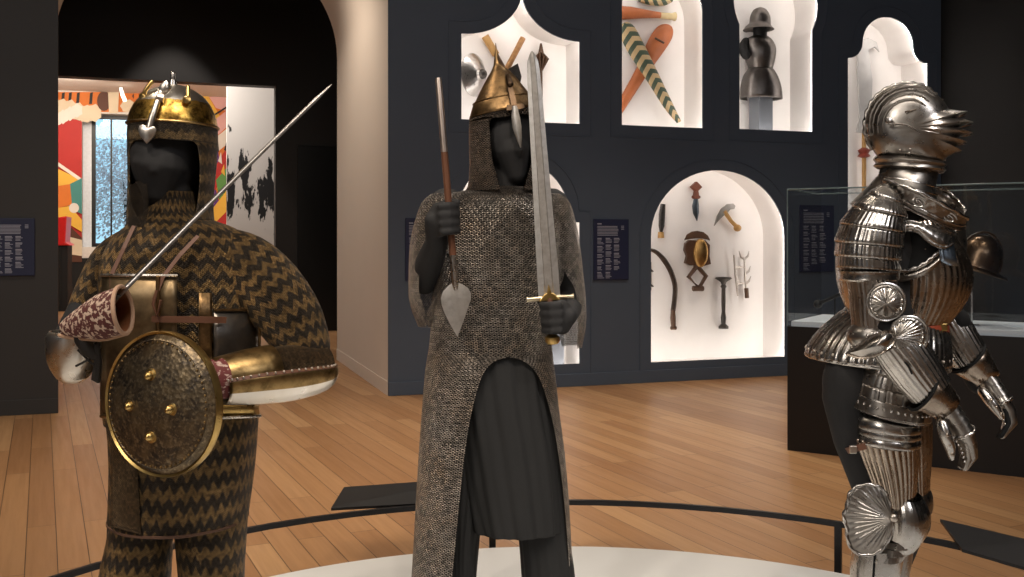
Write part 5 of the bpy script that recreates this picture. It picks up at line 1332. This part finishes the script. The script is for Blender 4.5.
# pieces lying on the side of the helmet
def onside(x, y, out=.002):
    """point on the near side of the helmet at a photo pixel"""
    best = None; dx, dz = (x - C0[0]), (y - C0[1]); ang = math.atan2(dz, dx); rr = math.hypot(dx, dz)
    bi = min(range(ns), key=lambda i: abs((math.atan2(sil2[i][1] - C0[1], sil2[i][0] - C0[0]) - ang + PI) % (2 * PI) - PI))
    R1 = math.hypot(sil2[bi][0] - C0[0], sil2[bi][1] - C0[1]); k = min(1, rr / R1)
    la = math.acos(k ** (1 / .62)); fr = max(0, min(1, (sil2[bi][0] - 930) / 40))
    return pr(x, y, -.098 * math.sin(la) * (1 - .35 * fr * math.cos(la)) - out)
b = MB(); b.tube([onside(*q) for q in interp([(889, 124, 0), (905, 125, 0), (917, 131, 0), (925, 140, 0), (929, 150, 0)], 5) for q in [q[:2]]], .003, 6); b.build('cheek_seam', M_arm, h)
b = MB(); b.tube([onside(*q[:2]) for q in interp([(905, 112, 0), (918, 109, 0), (932, 104, 0), (943, 99.5, 0)], 4)], .0025, 6); b.build('visor_seam', M_arm_b, h)
for (x0, y0, xt, yt) in ((921, 117, 966.5, 114), (919, 122, 972, 124.5), (919, 128, 971.5, 135), (921, 134.5, 966, 144), (926, 141, 961, 152.5)):
    for sgn in (1, -1):
        pts = []
        for j in range(10):
            t_ = j / 9; X_, Y_ = lerp(x0, xt, t_), lerp(y0, yt, t_)
            q = onside(lerp(x0, xt - 3, t_), Y_, .003 * (1 - t_ ** 3)); dep = q.y - YR if t_ < .95 else -.004
            pts.append(P(X_, Y_, YR + dep * sgn))
        b = MB(); b.blade(pts, [.004, .010, .015, .019, .022, .024, .0245, .022, .014, .003], .020, (0, -1, 0)); b.build('visor_ridge', M_arm_b, h, angle=25)
b = MB(); b.lathe([(.012, 0), (.010, .004), (.001, .006)], onside(889, 121, 0), (0, -1, 0), 14); b.build('pivot', M_arm, h)
for q in ((909, 153), (910, 149), (931, 152), (929, 156), (900, 150), (945, 160), (937, 164)):
    b = MB(); b.ellipsoid(onside(*q), (.0035, .003, .0035), 8, 6); b.build('rivet', M_silv, h)
b = MB(); rg = [ringpx(q[1], q[2], q[0], YR, q[3], 48, 0, q[4]) for q in ((156, 876, 942, .092, 164), (158.5, 873.5, 945, .098, 166), (161, 876, 942.5, .095, 168), (162.5, 876.5, 942.5, .095, 169), (165, 874, 944.5, .098, 171), (167, 877, 942, .092, 173))]; b.loft(rg, True); b.build('neck_roll', M_arm_d, h, angle=60, solid=.004)

# ---- gorget and collar
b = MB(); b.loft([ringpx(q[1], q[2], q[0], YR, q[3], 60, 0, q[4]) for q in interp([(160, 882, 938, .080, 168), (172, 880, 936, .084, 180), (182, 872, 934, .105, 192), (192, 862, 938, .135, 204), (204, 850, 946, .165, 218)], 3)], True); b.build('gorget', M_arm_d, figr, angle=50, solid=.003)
for k, (y0, y1) in enumerate(((176, 188), (184, 196))):
    b = MB(); rg = ringpx(878 - 6 * k, 935 + k * 2, y0, YR, .096 + .018 * k, 60, 0, y1); b.tube(rg + [rg[0]], .004, 8, caps=False); b.build('gorget_lame', M_arm, figr)
# flaring neck guard with scroll relief
pth = [(880, 180, -.115), (893, 184, -.15), (908, 189.5, -.175), (925, 197, -.18), (942, 206, -.165), (956, 214, -.135), (964.5, 219, -.10)]
q = interp(pth, 6); L = len(q)
b = MB(); rr = []
for k in range(9):
    t_ = k / 8
    row = []
    for i, (x, y, d) in enumerate(q):
        s = i / (L - 1); hgt = lerp(9, 20, math.sin(PI * min(1, s * 1.05)) ** .6)
        rel = .003 * math.sin(s * 60 + 3 * math.sin(t_ * PI * 2)) * math.sin(PI * t_)
        row.append(P(x + 3 * t_, y + hgt * (1 - t_), YR + d - .018 * t_ - rel + .016 * (1 - t_) * .5))
    rr.append(row)
b.loft(rr, False); ng = b.build('neck_guard', M_arm_d, figr, angle=40, solid=.004)
rope([p + V((0, -.003, 0)) for p in rr[-1]], .0058, 1.0, 'rope_edge', ng, M_arm)
b = MB(); b.tube([p + V((0, -.004, 0)) for p in rr[0]], .004, 8); b.tube([p + V((0, -.004, 0)) for p in rr[2]], .003, 8); b.build('lower_bead', M_arm, ng)
for i in range(3):
    cc = rr[4][4 + i * 11]
    b = MB(); pts = [cc + V((math.cos(a) * (.022 - a * .0017), -.006, math.sin(a) * (.016 - a * .0012) - math.cos(a) * .006)) for a in [j * .45 for j in range(24)]]; b.tube(pts, .0026, 6); b.build('scroll', M_arm, ng)
b = MB(); b.loft([[P(x, y, YR + d) for x, y, d in interp(l, 4)] for l in ([(934, 186, .12), (948, 192, .14), (958, 201, .12), (965, 210, .06)], [(932, 196, .125), (944, 203, .145), (954, 210, .125), (962, 218, .06)])], False); fg = b.build('far_neck_guard', M_arm_d, figr, solid=.004)
rope([P(x, y, YR + d) for x, y, d in interp([(934, 186, .12), (948, 192, .14), (958, 201, .12), (965, 210, .06)], 8)], .005, 1.0, 'rope_edge', fg, M_arm)

# ---- breast and back
b = MB()
brow = [(214, 880, 938, .13), (228, 876, 950, .155), (245, 873, 962, .168), (260, 871, 969, .172), (275, 870, 972.5, .172), (290, 870, 970.5, .166), (305, 872, 963, .155), (318, 875, 953, .145), (327, 877, 946, .14), (333, 874, 948, .145)]
b.loft([ringpx(q[1], q[2], q[0], YR, q[3], 240, 0, None, (44, .022)) for q in interp(brow, 4)], True); cu = b.build('breastplate', M_arm_b, figr, angle=80)
# the arm opening of the breastplate, shown by a black patch, with its roped edge
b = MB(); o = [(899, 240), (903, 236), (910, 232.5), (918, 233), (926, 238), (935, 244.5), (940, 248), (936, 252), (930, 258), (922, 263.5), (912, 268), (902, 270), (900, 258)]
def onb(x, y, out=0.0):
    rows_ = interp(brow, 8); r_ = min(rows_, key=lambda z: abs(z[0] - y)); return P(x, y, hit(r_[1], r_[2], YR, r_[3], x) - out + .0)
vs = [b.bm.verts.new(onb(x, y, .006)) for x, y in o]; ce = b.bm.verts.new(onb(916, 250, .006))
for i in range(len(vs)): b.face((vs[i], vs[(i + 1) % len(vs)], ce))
b.build('armpit_patch', M_slot, cu)
rope([onb(q[0], q[1], .013) for q in interp([(899, 272), (912, 269.5), (924, 264), (933, 257), (940, 250), (945, 244)], 9)], .0062, 1.0, 'rope_edge', cu, M_arm)
b = MB(); b.loft([[onb(q[0], q[1] + dy_, o_) for q in interp([(899, 276), (912, 274), (926, 268), (937, 260), (946, 251)], 6)] for dy_, o_ in ((-2, .012), (2, .016), (6, .013))], False); b.build('arm_hole_band', M_arm_d, cu, solid=.003)
b = MB(); b.loft([ringpx(q[1], q[2], q[0], YR, q[3], 160, 0, None, (40, .012)) for q in interp([(205, 858, 920, .15), (225, 843, 915, .17), (250, 836, 905, .178), (280, 836, 905, .176), (300, 842, 905, .168), (312, 848, 905, .16)], 3)], True); b.build('backplate', M_arm_b, figr, angle=70)
# front wing of the shoulder
b = MB(); up = interp([(893, 217), (905, 220), (920, 223.5), (935, 227), (950, 229), (956, 232)], 6); lo = interp([(897, 238), (904, 231), (916, 231), (930, 243), (943, 247.5), (953, 243)], 6); n_ = len(up)
rr = [[onb(lerp(u_[0], l_[0], t_), lerp(u_[1], l_[1], t_), .030 + .012 * math.sin(PI * t_) + .0035 * (abs(math.cos(i * 1.1)) - .5)) for i, (u_, l_) in enumerate(zip(up, lo))] for t_ in [k / 6 for k in range(7)]]
b.loft(rr, False); pw = b.build('shoulder_wing', M_arm, figr, angle=50, solid=.004)
b = MB(); b.tube([p + V((0, -.004, 0)) for p in rr[-1]], .0045, 8); b.build('rolled_edge', M_arm, pw)
rope([p + V((0, -.003, 0)) for p in rr[0]], .004, 1.0, 'rope_edge', pw, M_arm)
# far shoulder, and the chest plate with its bluish reflection painted in
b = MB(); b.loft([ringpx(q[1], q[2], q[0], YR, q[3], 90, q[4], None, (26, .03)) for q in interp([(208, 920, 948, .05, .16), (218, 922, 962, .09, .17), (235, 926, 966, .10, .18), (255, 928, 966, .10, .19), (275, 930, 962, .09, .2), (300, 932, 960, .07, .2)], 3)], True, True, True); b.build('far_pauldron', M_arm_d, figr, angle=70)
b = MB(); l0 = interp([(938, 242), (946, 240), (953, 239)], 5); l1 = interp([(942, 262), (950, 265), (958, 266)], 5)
b.loft([[onb(lerp(u_[0], l_[0], t_), lerp(u_[1], l_[1], t_), .020 + .003 * (abs(math.cos(i * 1.5)) - .5)) for i, (u_, l_) in enumerate(zip(l0, l1))] for t_ in (0, .33, .66, 1)], False); b.build('chest_gusset', mat_metal('blue_reflection_steel', (.36, .45, .56), (.15, .17, .2), .3, .3), figr, solid=.003)

# ---- near pauldron: overlapping fluted lames
def lames(nm, rows, par, mat, b0, yo, fl, step=.012, n=200):
    """rows: (py, pyr, xl, xr) borders; one part per lame, each flaring over the next"""
    out = []
    for i in range(len(rows) - 1):
        p, q = rows[i], rows[i + 1]; b = MB(); rr = []
        for t_ in (0, .25, .5, .75, .94, 1.0):
            g = step * t_ * F / YR
            r_ = [lerp(p[k], q[k], t_) for k in range(4)]
            bb = lerp(b0[i], b0[i + 1], t_) + step * t_
            if t_ == 1.0: g *= .7; bb -= .003
            rr.append(ringpx(r_[2] - g, r_[3] + g, r_[0] + (1.5 if t_ == 1 else 0), YR, bb, n, yo, r_[1] + (1.5 if t_ == 1 else 0), fl))
        b.loft(rr, True); out.append(b.build(nm, mat, par, angle=60, solid=-.002))
    return out
lames('pauldron_lame', [(183, 190, 884, 897), (192, 203, 869, 902), (205, 217, 853, 906), (222, 232, 841, 904), (240, 246, 836, 902), (254, 259, 836, 900), (266, 270, 838, 899)], figr, M_arm, [.02, .06, .092, .108, .110, .106, .10], -.155, (42, .018), .007)
b = MB(); b.loft([ringpx(q[1], q[2], q[0], YR, q[3], 64, -.17, q[4]) for q in ((270, 840, 897, .094, 271), (271, 837, 900, .10, 272), (275, 838, 899.5, .098, 275), (279, 837.5, 900, .10, 279), (281, 840, 898, .094, 281))], True); b.build('arm_band', M_arm, figr, angle=40)
b = MB(); b.loft([ringpx(q[1], q[2], q[0], YR, q[3], 150, -.185, None, (30, .04)) for q in interp([(278, 846, 896, .085), (295, 849, 897, .082), (312, 850, 897, .08), (328, 852, 897, .078)], 2)], True); b.build('upper_arm', M_arm_d, figr, angle=70)

# ---- dished, radially fluted plates
def fan(nm, out, org, dy, dome, ridges, amp, par, mat, rim=.0045, tilt=(0, 0), roped=False):
    o2 = []
    for i in range(len(out)):
        p0, p1, p2, p3 = out[i-1], out[i], out[(i+1) % len(out)], out[(i+2) % len(out)]
        for j in range(8):
            t = j / 8; o2.append(tuple(0.5 * ((2*p1[k]) + (p2[k]-p0[k])*t + (2*p0[k]-5*p1[k]+4*p2[k]-p3[k])*t*t + (-p0[k]+3*p1[k]-3*p2[k]+p3[k])*t**3) for k in (0, 1)))
    n = len(o2); rr = []
    for t in (.02, .12, .25, .4, .55, .7, .84, .93, 1.0):
        row = []
        for i, (x, y) in enumerate(o2):
            a = math.atan2(y - org[1], x - org[0]); fade = min(1, t * 2.2) * (1 if t < .9 else (.25 if t < .96 else 0))
            X_ = lerp(org[0], x, t); Y_ = lerp(org[1], y, t)
            d = dy - dome * (1 - t * t) - amp * fade * (abs(math.cos(a * ridges / 2)) - .5) + tilt[0] * (X_ - org[0]) / 100 + tilt[1] * (Y_ - org[1]) / 100
            row.append(P(X_, Y_, YR + d))
        rr.append(row)
    b = MB(); b.loft(rr, True, True, False); ob = b.build(nm, mat, par, angle=60, solid=.003)
    if roped: rope(rr[-1] + [rr[-1][0]], rim, .9, 'rope_edge', ob, M_arm)
    else:
        b = MB(); b.tube([p + V((0, -.001, 0)) for p in rr[-1]] + [rr[-1][0]], rim, 8, caps=False); b.tube([p + V((0, -.002, 0)) for p in rr[-3]] + [rr[-3][0] + V((0, -.002, 0))], rim * .5, 6, caps=False); b.build('rolled_edge', M_arm, ob)
    return ob
def oval(cx, cy, rx, ry, n=14): return [(cx + rx * math.cos(2*PI*i/n), cy + ry * math.sin(2*PI*i/n)) for i in range(n)]
fan('elbow_roundel', oval(886, 302, 19, 18.5), (886, 304), -.285, .022, 46, .003, figr, M_arm_d)
# couter body, its spiked wing and the shell
b = MB(); b.ellipsoid(pr(878, 336, -.2), (.090, .075, .052), 36, 22); b.build('elbow_cop', M_arm_d, figr)
b = MB(); ol = [(846, 354), (856, 347), (868, 339), (880, 333), (890, 331), (897, 334), (894, 342), (886, 350), (874, 356), (860, 358)]
pts = interp([(x, y) for x, y in ol + [ol[0]]], 4)[:-1]; a0 = [P(x, y, YR - .315 + abs(x - 885) * .0014) for x, y in pts]; ce = (876, 346)
rr = [[P(lerp(ce[0], x, t), lerp(ce[1], y, t), YR - .315 + abs(lerp(ce[0], x, t) - 885) * .0014 - .028 * (1 - t * t)) for x, y in pts] for t in (.03, .3, .6, .85, 1)]
b.loft(rr, True, True, False); wg = b.build('spiked_wing', M_arm, figr, angle=50, solid=.004)
b = MB(); b.tube(rr[-1] + [rr[-1][0]], .0035, 6, caps=False); b.build('rolled_edge', M_arm_b, wg)
for i in range(16):
    a = i * 1.9; x = 862 + 3.0 * (i % 8) + (i // 8) * 2; y = 334 - 8 * (i // 8) - 2.0 * math.sin(i * .8)
    b = MB(); p = pr(x, y, -.2); p.y = pr(878, 336, -.2).y - .075 * math.sqrt(max(.05, 1 - ((x - 878) * SR / .090) ** 2 - ((y - 336) * SR / .052) ** 2)) + .002
    b.ellipsoid(p, (.011, .006, .010), 10, 6); b.build('leaf_relief', M_arm, figr)
fan('elbow_shell', [(892, 328), (898, 320), (907, 316.5), (917, 318), (925, 325), (927.5, 335), (925, 346), (917, 354), (906, 356), (897, 352), (893, 343)], (896, 338), -.295, .018, 40, .0042, figr, M_arm)

# ---- near vambrace and gauntlet
def fl_tube(pts, radii, flt, nm, par, mat, n=120, up=(0, -1, 0), flat=1.0, angle=70, solid=0):
    b = MB(); b.tube(pts, radii, n, up=up, flute=flt, flat=flat, caps=False); return b.build(nm, mat, par, angle=angle, solid=solid)
va = [pr(894, 342, -.235), pr(903, 353, -.24), pr(918, 374, -.245), pr(931, 391, -.25)]
fl_tube(va, [.070, .074, .071, .062], (30, .035), 'vambrace', figr, M_arm)
b = MB(); b.tube([pr(905, 362, -.318), pr(909, 367, -.32), pr(912, 374, -.318)], .003, 6); b.build('hinge_mark', M_slot, figr)
def gauntlet(cuff, hand, fingers, thumb, s, near):
    g = bpy.data.objects.new('gauntlet', None); COL.objects.link(g); g.parent = figr; g.location = V(cuff[0]) - figr.location
    b = MB(); b.tube(cuff, [.072 * s, .064 * s, .052 * s, .046 * s], 40, up=(0, -1, 0), caps=False); c = b.build('cuff', M_arm_b, g, solid=.003)
    b = MB(); d = (V(cuff[1]) - V(cuff[0])).normalized(); a = (V((0, -1, 0)) - d * -d.y).normalized(); e = d.cross(a); rg = [V(cuff[0]) + (a * math.cos(2*PI*i/40) + e * math.sin(2*PI*i/40)) * .073 * s for i in range(41)]; b.tube(rg, .0045, 8, caps=False); b.build('rolled_edge', M_slot, c)
    n = len(hand) - 1
    for i in range(n):
        p, q = V(hand[i]), V(hand[i + 1]); t = i / n; d = (q - p)
        b = MB(); b.tube([p - d * .15, p + d * .5, q + d * .08, q + d * .1], [(.046 - .004 * t) * s, (.048 - .004 * t) * s, (.051 - .004 * t) * s, (.047 - .004 * t) * s], 32, up=(0, -1, 0), flat=.74, caps=False); b.build('hand_lame', M_arm_d, g, angle=35)
    f = [V(x) for x in fingers]
    b = MB(); b.tube([f[0], lerp(f[0], f[1], .12), f[1], f[2], f[3]], [.047 * s, .044 * s, .040 * s, .033 * s, .016 * s], 28, up=(0, -1, 0), flat=.66, round_ends=True); m = b.build('finger_plate', M_arm_d, g, angle=60)
    b = MB(); d = (f[1] - f[0]).normalized(); a = (V((0, -1, 0)) - d * -d.y).normalized(); e = d.cross(a)
    rg = [f[0] + a * math.cos(2*PI*i/30) * .047 * s + e * math.sin(2*PI*i/30) * .036 * s for i in range(31)]; rope(rg, .0052, 1.2, 'knuckle_rope', m, M_arm)
    for k in range(4):
        off = (k - 1.5) * .019 * s
        fp = [lerp(f[0], f[1], .7) + a * off * .9, f[1] + a * off * .85, f[2] + a * off * .75, f[3] + a * off * .55]
        ee = e if e.x < 0 or near else -e
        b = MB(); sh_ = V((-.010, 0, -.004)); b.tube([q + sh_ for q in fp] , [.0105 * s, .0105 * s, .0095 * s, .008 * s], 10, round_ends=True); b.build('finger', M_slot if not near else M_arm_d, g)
    for k in range(7):
        t = k / 6; q = lerp(f[0], f[1], t / .5) if t < .5 else lerp(f[1], f[2], (t - .5) / .5)
        b = MB(); b.ellipsoid(q + V((-.034 * s * (1 - .3 * t), -.018, -.012)), (.0045, .0045, .0045), 8, 6); b.build('rivet', M_arm, m)
    th = [V(x) for x in thumb]
    b = MB(); b.tube(th, [.021 * s, .0225 * s, .019 * s, .011 * s], 20, up=(0, -1, 0), flat=.85, round_ends=True); tm = b.build('thumb_plate', M_arm, g)
    b = MB(); 
    for k in range(3): b.ellipsoid(lerp(th[1], th[3], k / 2.2) + V((-.004, -.018, .006)), (.006, .004, .006), 8, 6)
    b.build('thumb_relief', M_arm_b, tm)
    return g
gauntlet([pr(923, 389, -.25), pr(930, 393, -.25), pr(941, 402, -.25), pr(947, 408, -.25)],
         [pr(945, 406, -.25), pr(949, 412, -.25), pr(953, 418, -.25), pr(957, 424, -.25), pr(960.5, 430, -.25)],
         [pr(962, 432, -.25), pr(967.5, 443, -.25), pr(969.5, 456, -.25), pr(966, 466, -.25)],
         [pr(942, 424, -.27), pr(946, 436, -.285), pr(950, 447, -.28), pr(951.5, 457, -.27)], .92, True)
# far arm
va2 = [pr(948, 322, .17), pr(955, 334, .16), pr(966, 352, .15), pr(975, 366, .14)]
fl_tube(va2, [.060, .064, .062, .056], (28, .035), 'vambrace', figr, M_arm)
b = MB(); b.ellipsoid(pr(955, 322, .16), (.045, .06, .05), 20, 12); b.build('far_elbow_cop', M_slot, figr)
gauntlet([pr(968, 358, .14), pr(974, 364, .14), pr(983, 374, .13), pr(988, 381, .12)],
         [pr(986, 378, .12), pr(990, 384, .115), pr(994, 390, .11), pr(998, 396, .105), pr(1001, 401, .10)],
         [pr(1002, 403, .10), pr(1008, 412, .09), pr(1010, 423, .08), pr(1003, 435, .07)],
         [pr(983, 392, .08), pr(990, 401, .06), pr(996, 409, .05), pr(1001, 417, .05)], .88, False)

# ---- waist, skirt, tassets
b = MB(); b.loft([ringpx(q[1], q[2], q[0], YR, q[3], 60) for q in ((322, 873, 948, .150), (325, 872, 949, .153), (331, 872, 949, .153), (334, 873, 948, .150))], True); bl_ = b.build('waist_belt', mat_plain('red_leather', (.28, .055, .025), .5, var=.2), figr)
b = MB(); b.box(pr(938, 331, -.12) , pr(945, 323, -.10)); b.build('buckle', M_brass, bl_, smooth=False, bevel=.002)
b = MB(); b.strip([pr(939, 330, -.115), pr(941, 345, -.125), pr(943.5, 362, -.13), pr(945, 378, -.12)], .014, .004, (.4, -1, 0)); b.build('hanging_strap', M_arm, figr)
b = MB()
rr = [ringpx(q[1], q[2], q[0], YR, q[3], 240, 0.0, q[4], (52, .024 if k > 1 else .01)) for k, q in enumerate(interp([(308, 846, 944, .150, 326), (318, 834, 946, .165, 330), (330, 820, 948, .185, 336), (342, 810.5, 949, .20, 346), (349, 806, 949, .207, 356), (356, 804.5, 949, .210, 364)], 2))]
b.loft(rr, True); sk = b.build('hip_skirt', M_arm, figr, angle=70, solid=.003)
b = MB(); b.tube(rr[-1][::3] + [rr[-1][0]], .0042, 8, caps=False); b.build('rolled_edge', M_arm, sk)
for i in range(30):
    a = rr[-3][i * 8]; b = MB(); b.ellipsoid(a + (a - pr(875, 350)).normalized() * .003, (.0045, .0045, .0045), 8, 6); b.build('rivet', M_silv, sk)
for k, (y0, y1) in enumerate(((333, 341), (341, 349), (349, 357), (357, 367))):
    b = MB(); b.loft([ringpx(q[1], q[2], q[0], YR, q[3], 60, 0, q[0] + 2) for q in ((y0, 872, 947 + k, .150 + .006 * k), (y1 - 1, 870, 948.5 + k, .158 + .006 * k), (y1, 870.5, 948 + k, .155 + .006 * k))], True); b.build('fauld_lame', M_arm_d, figr, angle=40)
# near tasset: scaled panel over the thigh with a studded band
tb = bpy.data.objects.new('tasset', None); COL.objects.link(tb); tb.parent = figr; tb.location = pr(893, 390, -.22) - figr.location
TA, TB, _tn = facing(897)
trow = [(352, 364, 862, 926), (363, 377, 855, 927), (375, 391, 849, 928), (387, 404, 845, 929)]
for i in range(3):
    p, q = trow[i], trow[i + 1]; b = MB(); rr = []
    for t_ in (0, .3, .6, .95, 1.0):
        r_ = [lerp(p[k], q[k], t_) for k in range(4)]; row = []
        n = 120
        for j in range(n):
            th = lerp(R_(95), R_(270), j / (n - 1)); ph = j / (n - 1) * 11
            sc_ = .004 * t_ + (.0035 if (ph % 1) > .5 else 0) * (1 if (int(ph) + i) % 2 else .4) - (.006 if t_ == 1.0 else 0)
            cx = (r_[2] + r_[3]) / 2; a = (r_[3] - r_[2]) / 2 * SR * .976
            pp = P(cx, (r_[0] + r_[1]) / 2, YR - .075) + TA * ((a / _tn + sc_) * math.sin(th)) + TB * ((.150 + sc_) * math.cos(th)) + V((0, 0, -(r_[1] - r_[0]) / 2 * SR * math.sin(th)))
            row.append(pp)
        rr.append(row)
    b.loft(rr, False); b.build('scale_row', M_arm_d, tb, angle=35, solid=.003)
b = MB(); band = []
for (y0, y1, xl, xr, o_) in ((387, 403, 844.5, 929, .150), (388, 404, 843.5, 930, .157), (399, 417, 841.5, 931, .163), (400.5, 418.5, 842, 930.5, .158)):
    band.append([P((xl + xr) / 2, (y0 + y1) / 2, YR - .075) + TA * ((xr - xl) / 2 * SR * .976 / _tn * math.sin(th)) + TB * (o_ * math.cos(th)) + V((0, 0, -(y1 - y0) / 2 * SR * math.sin(th))) for th in [lerp(R_(93), R_(272), j / 60) for j in range(61)]])
b.loft(band, False); bd = b.build('studded_band', M_arm_d, tb, angle=35, solid=.003)
b = MB(); b.tube(band[1], .0035, 6); b.tube(band[3], .004, 6); b.build('rolled_edge', M_arm, bd)
for j in range(3, 60, 3):
    b = MB(); q = lerp(band[1][j], band[2][j], .5); b.ellipsoid(q + V((0, -.003, 0)), (.0052, .0045, .0052), 10, 6); b.build('stud', M_arm, bd)

# ---- near leg harness
for k, (y0, y1) in enumerate(((408, 424), (417, 430), (426, 438))):
    b = MB(); b.loft([ringpx(q[1], q[2], q[0], YR, q[3], 60, -.085, q[4], None, R_(60), R_(285)) for q in ((y0, 850 + k, 918, .125, y0 + 6), (y1 - 2, 848 + k, 920, .130, y1 + 4), (y1, 848.5 + k, 919.5, .127, y1 + 6))], False); b.build('thigh_lame', M_arm, figr, angle=40, solid=.003)
b = MB(); rr = []
for q in interp([(434, 440, 860, 925, .120), (450, 453, 866, 925, .116), (468, 470, 874, 924.5, .108), (486, 487, 882, 923, .100), (502, 502, 888, 921, .092)], 4):
    rr.append(ringpx(q[2] - 12, q[3] - 8, q[0], YR, q[4], 180, -.085, q[1], (30, .05), R_(62), R_(282)))
b.loft(rr, False); b.build('cuisse', M_arm_b, figr, angle=70, solid=.003)
b = MB(); b.strip([pr(866, 446, -.215), pr(858, 448, -.205), pr(851, 450, -.17), pr(846, 451, -.11)], .018, .004, (-.5, -1, 0)); st = b.build('thigh_strap', M_leather, figr)
b = MB(); b.box(pr(850, 454, -.215), pr(856, 445, -.205)); b.build('buckle', M_silv, st, smooth=False, bevel=.003)
b = MB(); rr = [ringpx(q[2], q[3], q[0], YR, q[4], 120, -.095, q[1], (36, .012)) for q in interp([(494, 496, 886, 922, .085), (503, 503, 884, 926.5, .098), (514, 513, 882, 930.5, .106), (526, 525, 882, 930, .104), (537, 537, 881, 924, .094), (546, 547, 880, 916, .084)], 4)]
b.loft(rr, True); b.build('knee_cop', M_arm, figr, angle=60)
for k in range(3):
    y0 = 535 + 7 * k; x1 = 921 - 7 * k
    b = MB(); b.loft([ringpx(874 - 2 * k, x, y, YR, bb, 90, -.09, y, (28, .02)) for y, x, bb in ((y0, x1, .094 - .004 * k), (y0 + 6, x1 - 2, .098 - .004 * k), (y0 + 7.5, x1 - 4, .09 - .004 * k))], True); b.build('knee_lame', M_arm_d, figr, angle=50)
kw = fan('knee_wing', [(892, 517), (889, 502), (884, 491), (873, 485), (859, 486), (849.5, 494), (846.5, 507), (843.5, 516), (846.5, 527), (848, 541), (854, 551), (866, 555.5), (879, 551.5), (888, 540), (893, 528)], (892, 519), -.235, .014, 44, .0034, figr, M_arm_d, .0050, tilt=(-.03, 0), roped=True)
b = MB(); b.ellipsoid(pr(894, 518, -.262), (.012, .008, .012), 12, 8); b.build('rivet', M_silv, kw)
b = MB(); b.loft([ringpx(q[1], q[2], q[0], YR, q[3], 80, -.085) for q in interp([(545, 852, 906, .085), (565, 850, 902, .085), (590, 850, 896, .08), (620, 853, 886, .066), (640, 855, 884, .06), (652, 852, 888, .064)], 3)], True); gv = b.build('greave', M_arm, figr, angle=60)
b = MB(); b.tube([pr(875, 552, -.172), pr(873, 580, -.172), pr(870, 620, -.155)], .003, 6); b.build('hinge_seam', M_slot, gv)
for y in (553, 562): b = MB(); b.ellipsoid(pr(876, y, -.173), (.005, .004, .005), 8, 6); b.build('rivet', M_silv, gv)
def sabaton(x, y):
    for k in range(6):
        t = k / 5; b = MB(); xx = x - .03 + .24 * t; r = .056 - .016 * t
        b.loft([[V((xx + dx, y + rr_ * math.cos(a), HP + rr_ * 1.15 * math.sin(a))) for a in [PI * j / 16 for j in range(17)]] for dx, rr_ in ((0, r), (.04, r + .002), (.05, r - .003))], False); b.build('sabaton_lame', M_arm, figr, solid=.002)
a = pr(868, 645, -.085); sabaton(a.x, a.y); a = pr(882, 645, .10); sabaton(a.x, a.y)
# far leg
b = MB(); b.loft([ringpx(q[1], q[2], q[0], YR, q[3], 120, .10, None, (30, .04)) for q in interp([(420, 875, 932, .10), (450, 884, 932, .10), (480, 894, 930, .09), (498, 898, 930, .085)], 3)], True); b.build('cuisse', M_arm_b, figr, angle=70)
b = MB(); b.loft([ringpx(q[1], q[2], q[0], YR, q[3], 90, .10, None, (30, .012)) for q in interp([(484, 896, 928, .08), (496, 897, 933, .09), (510, 895, 932, .09), (526, 892, 922, .08)], 3)], True); b.build('knee_cop', M_arm_d, figr, angle=60)
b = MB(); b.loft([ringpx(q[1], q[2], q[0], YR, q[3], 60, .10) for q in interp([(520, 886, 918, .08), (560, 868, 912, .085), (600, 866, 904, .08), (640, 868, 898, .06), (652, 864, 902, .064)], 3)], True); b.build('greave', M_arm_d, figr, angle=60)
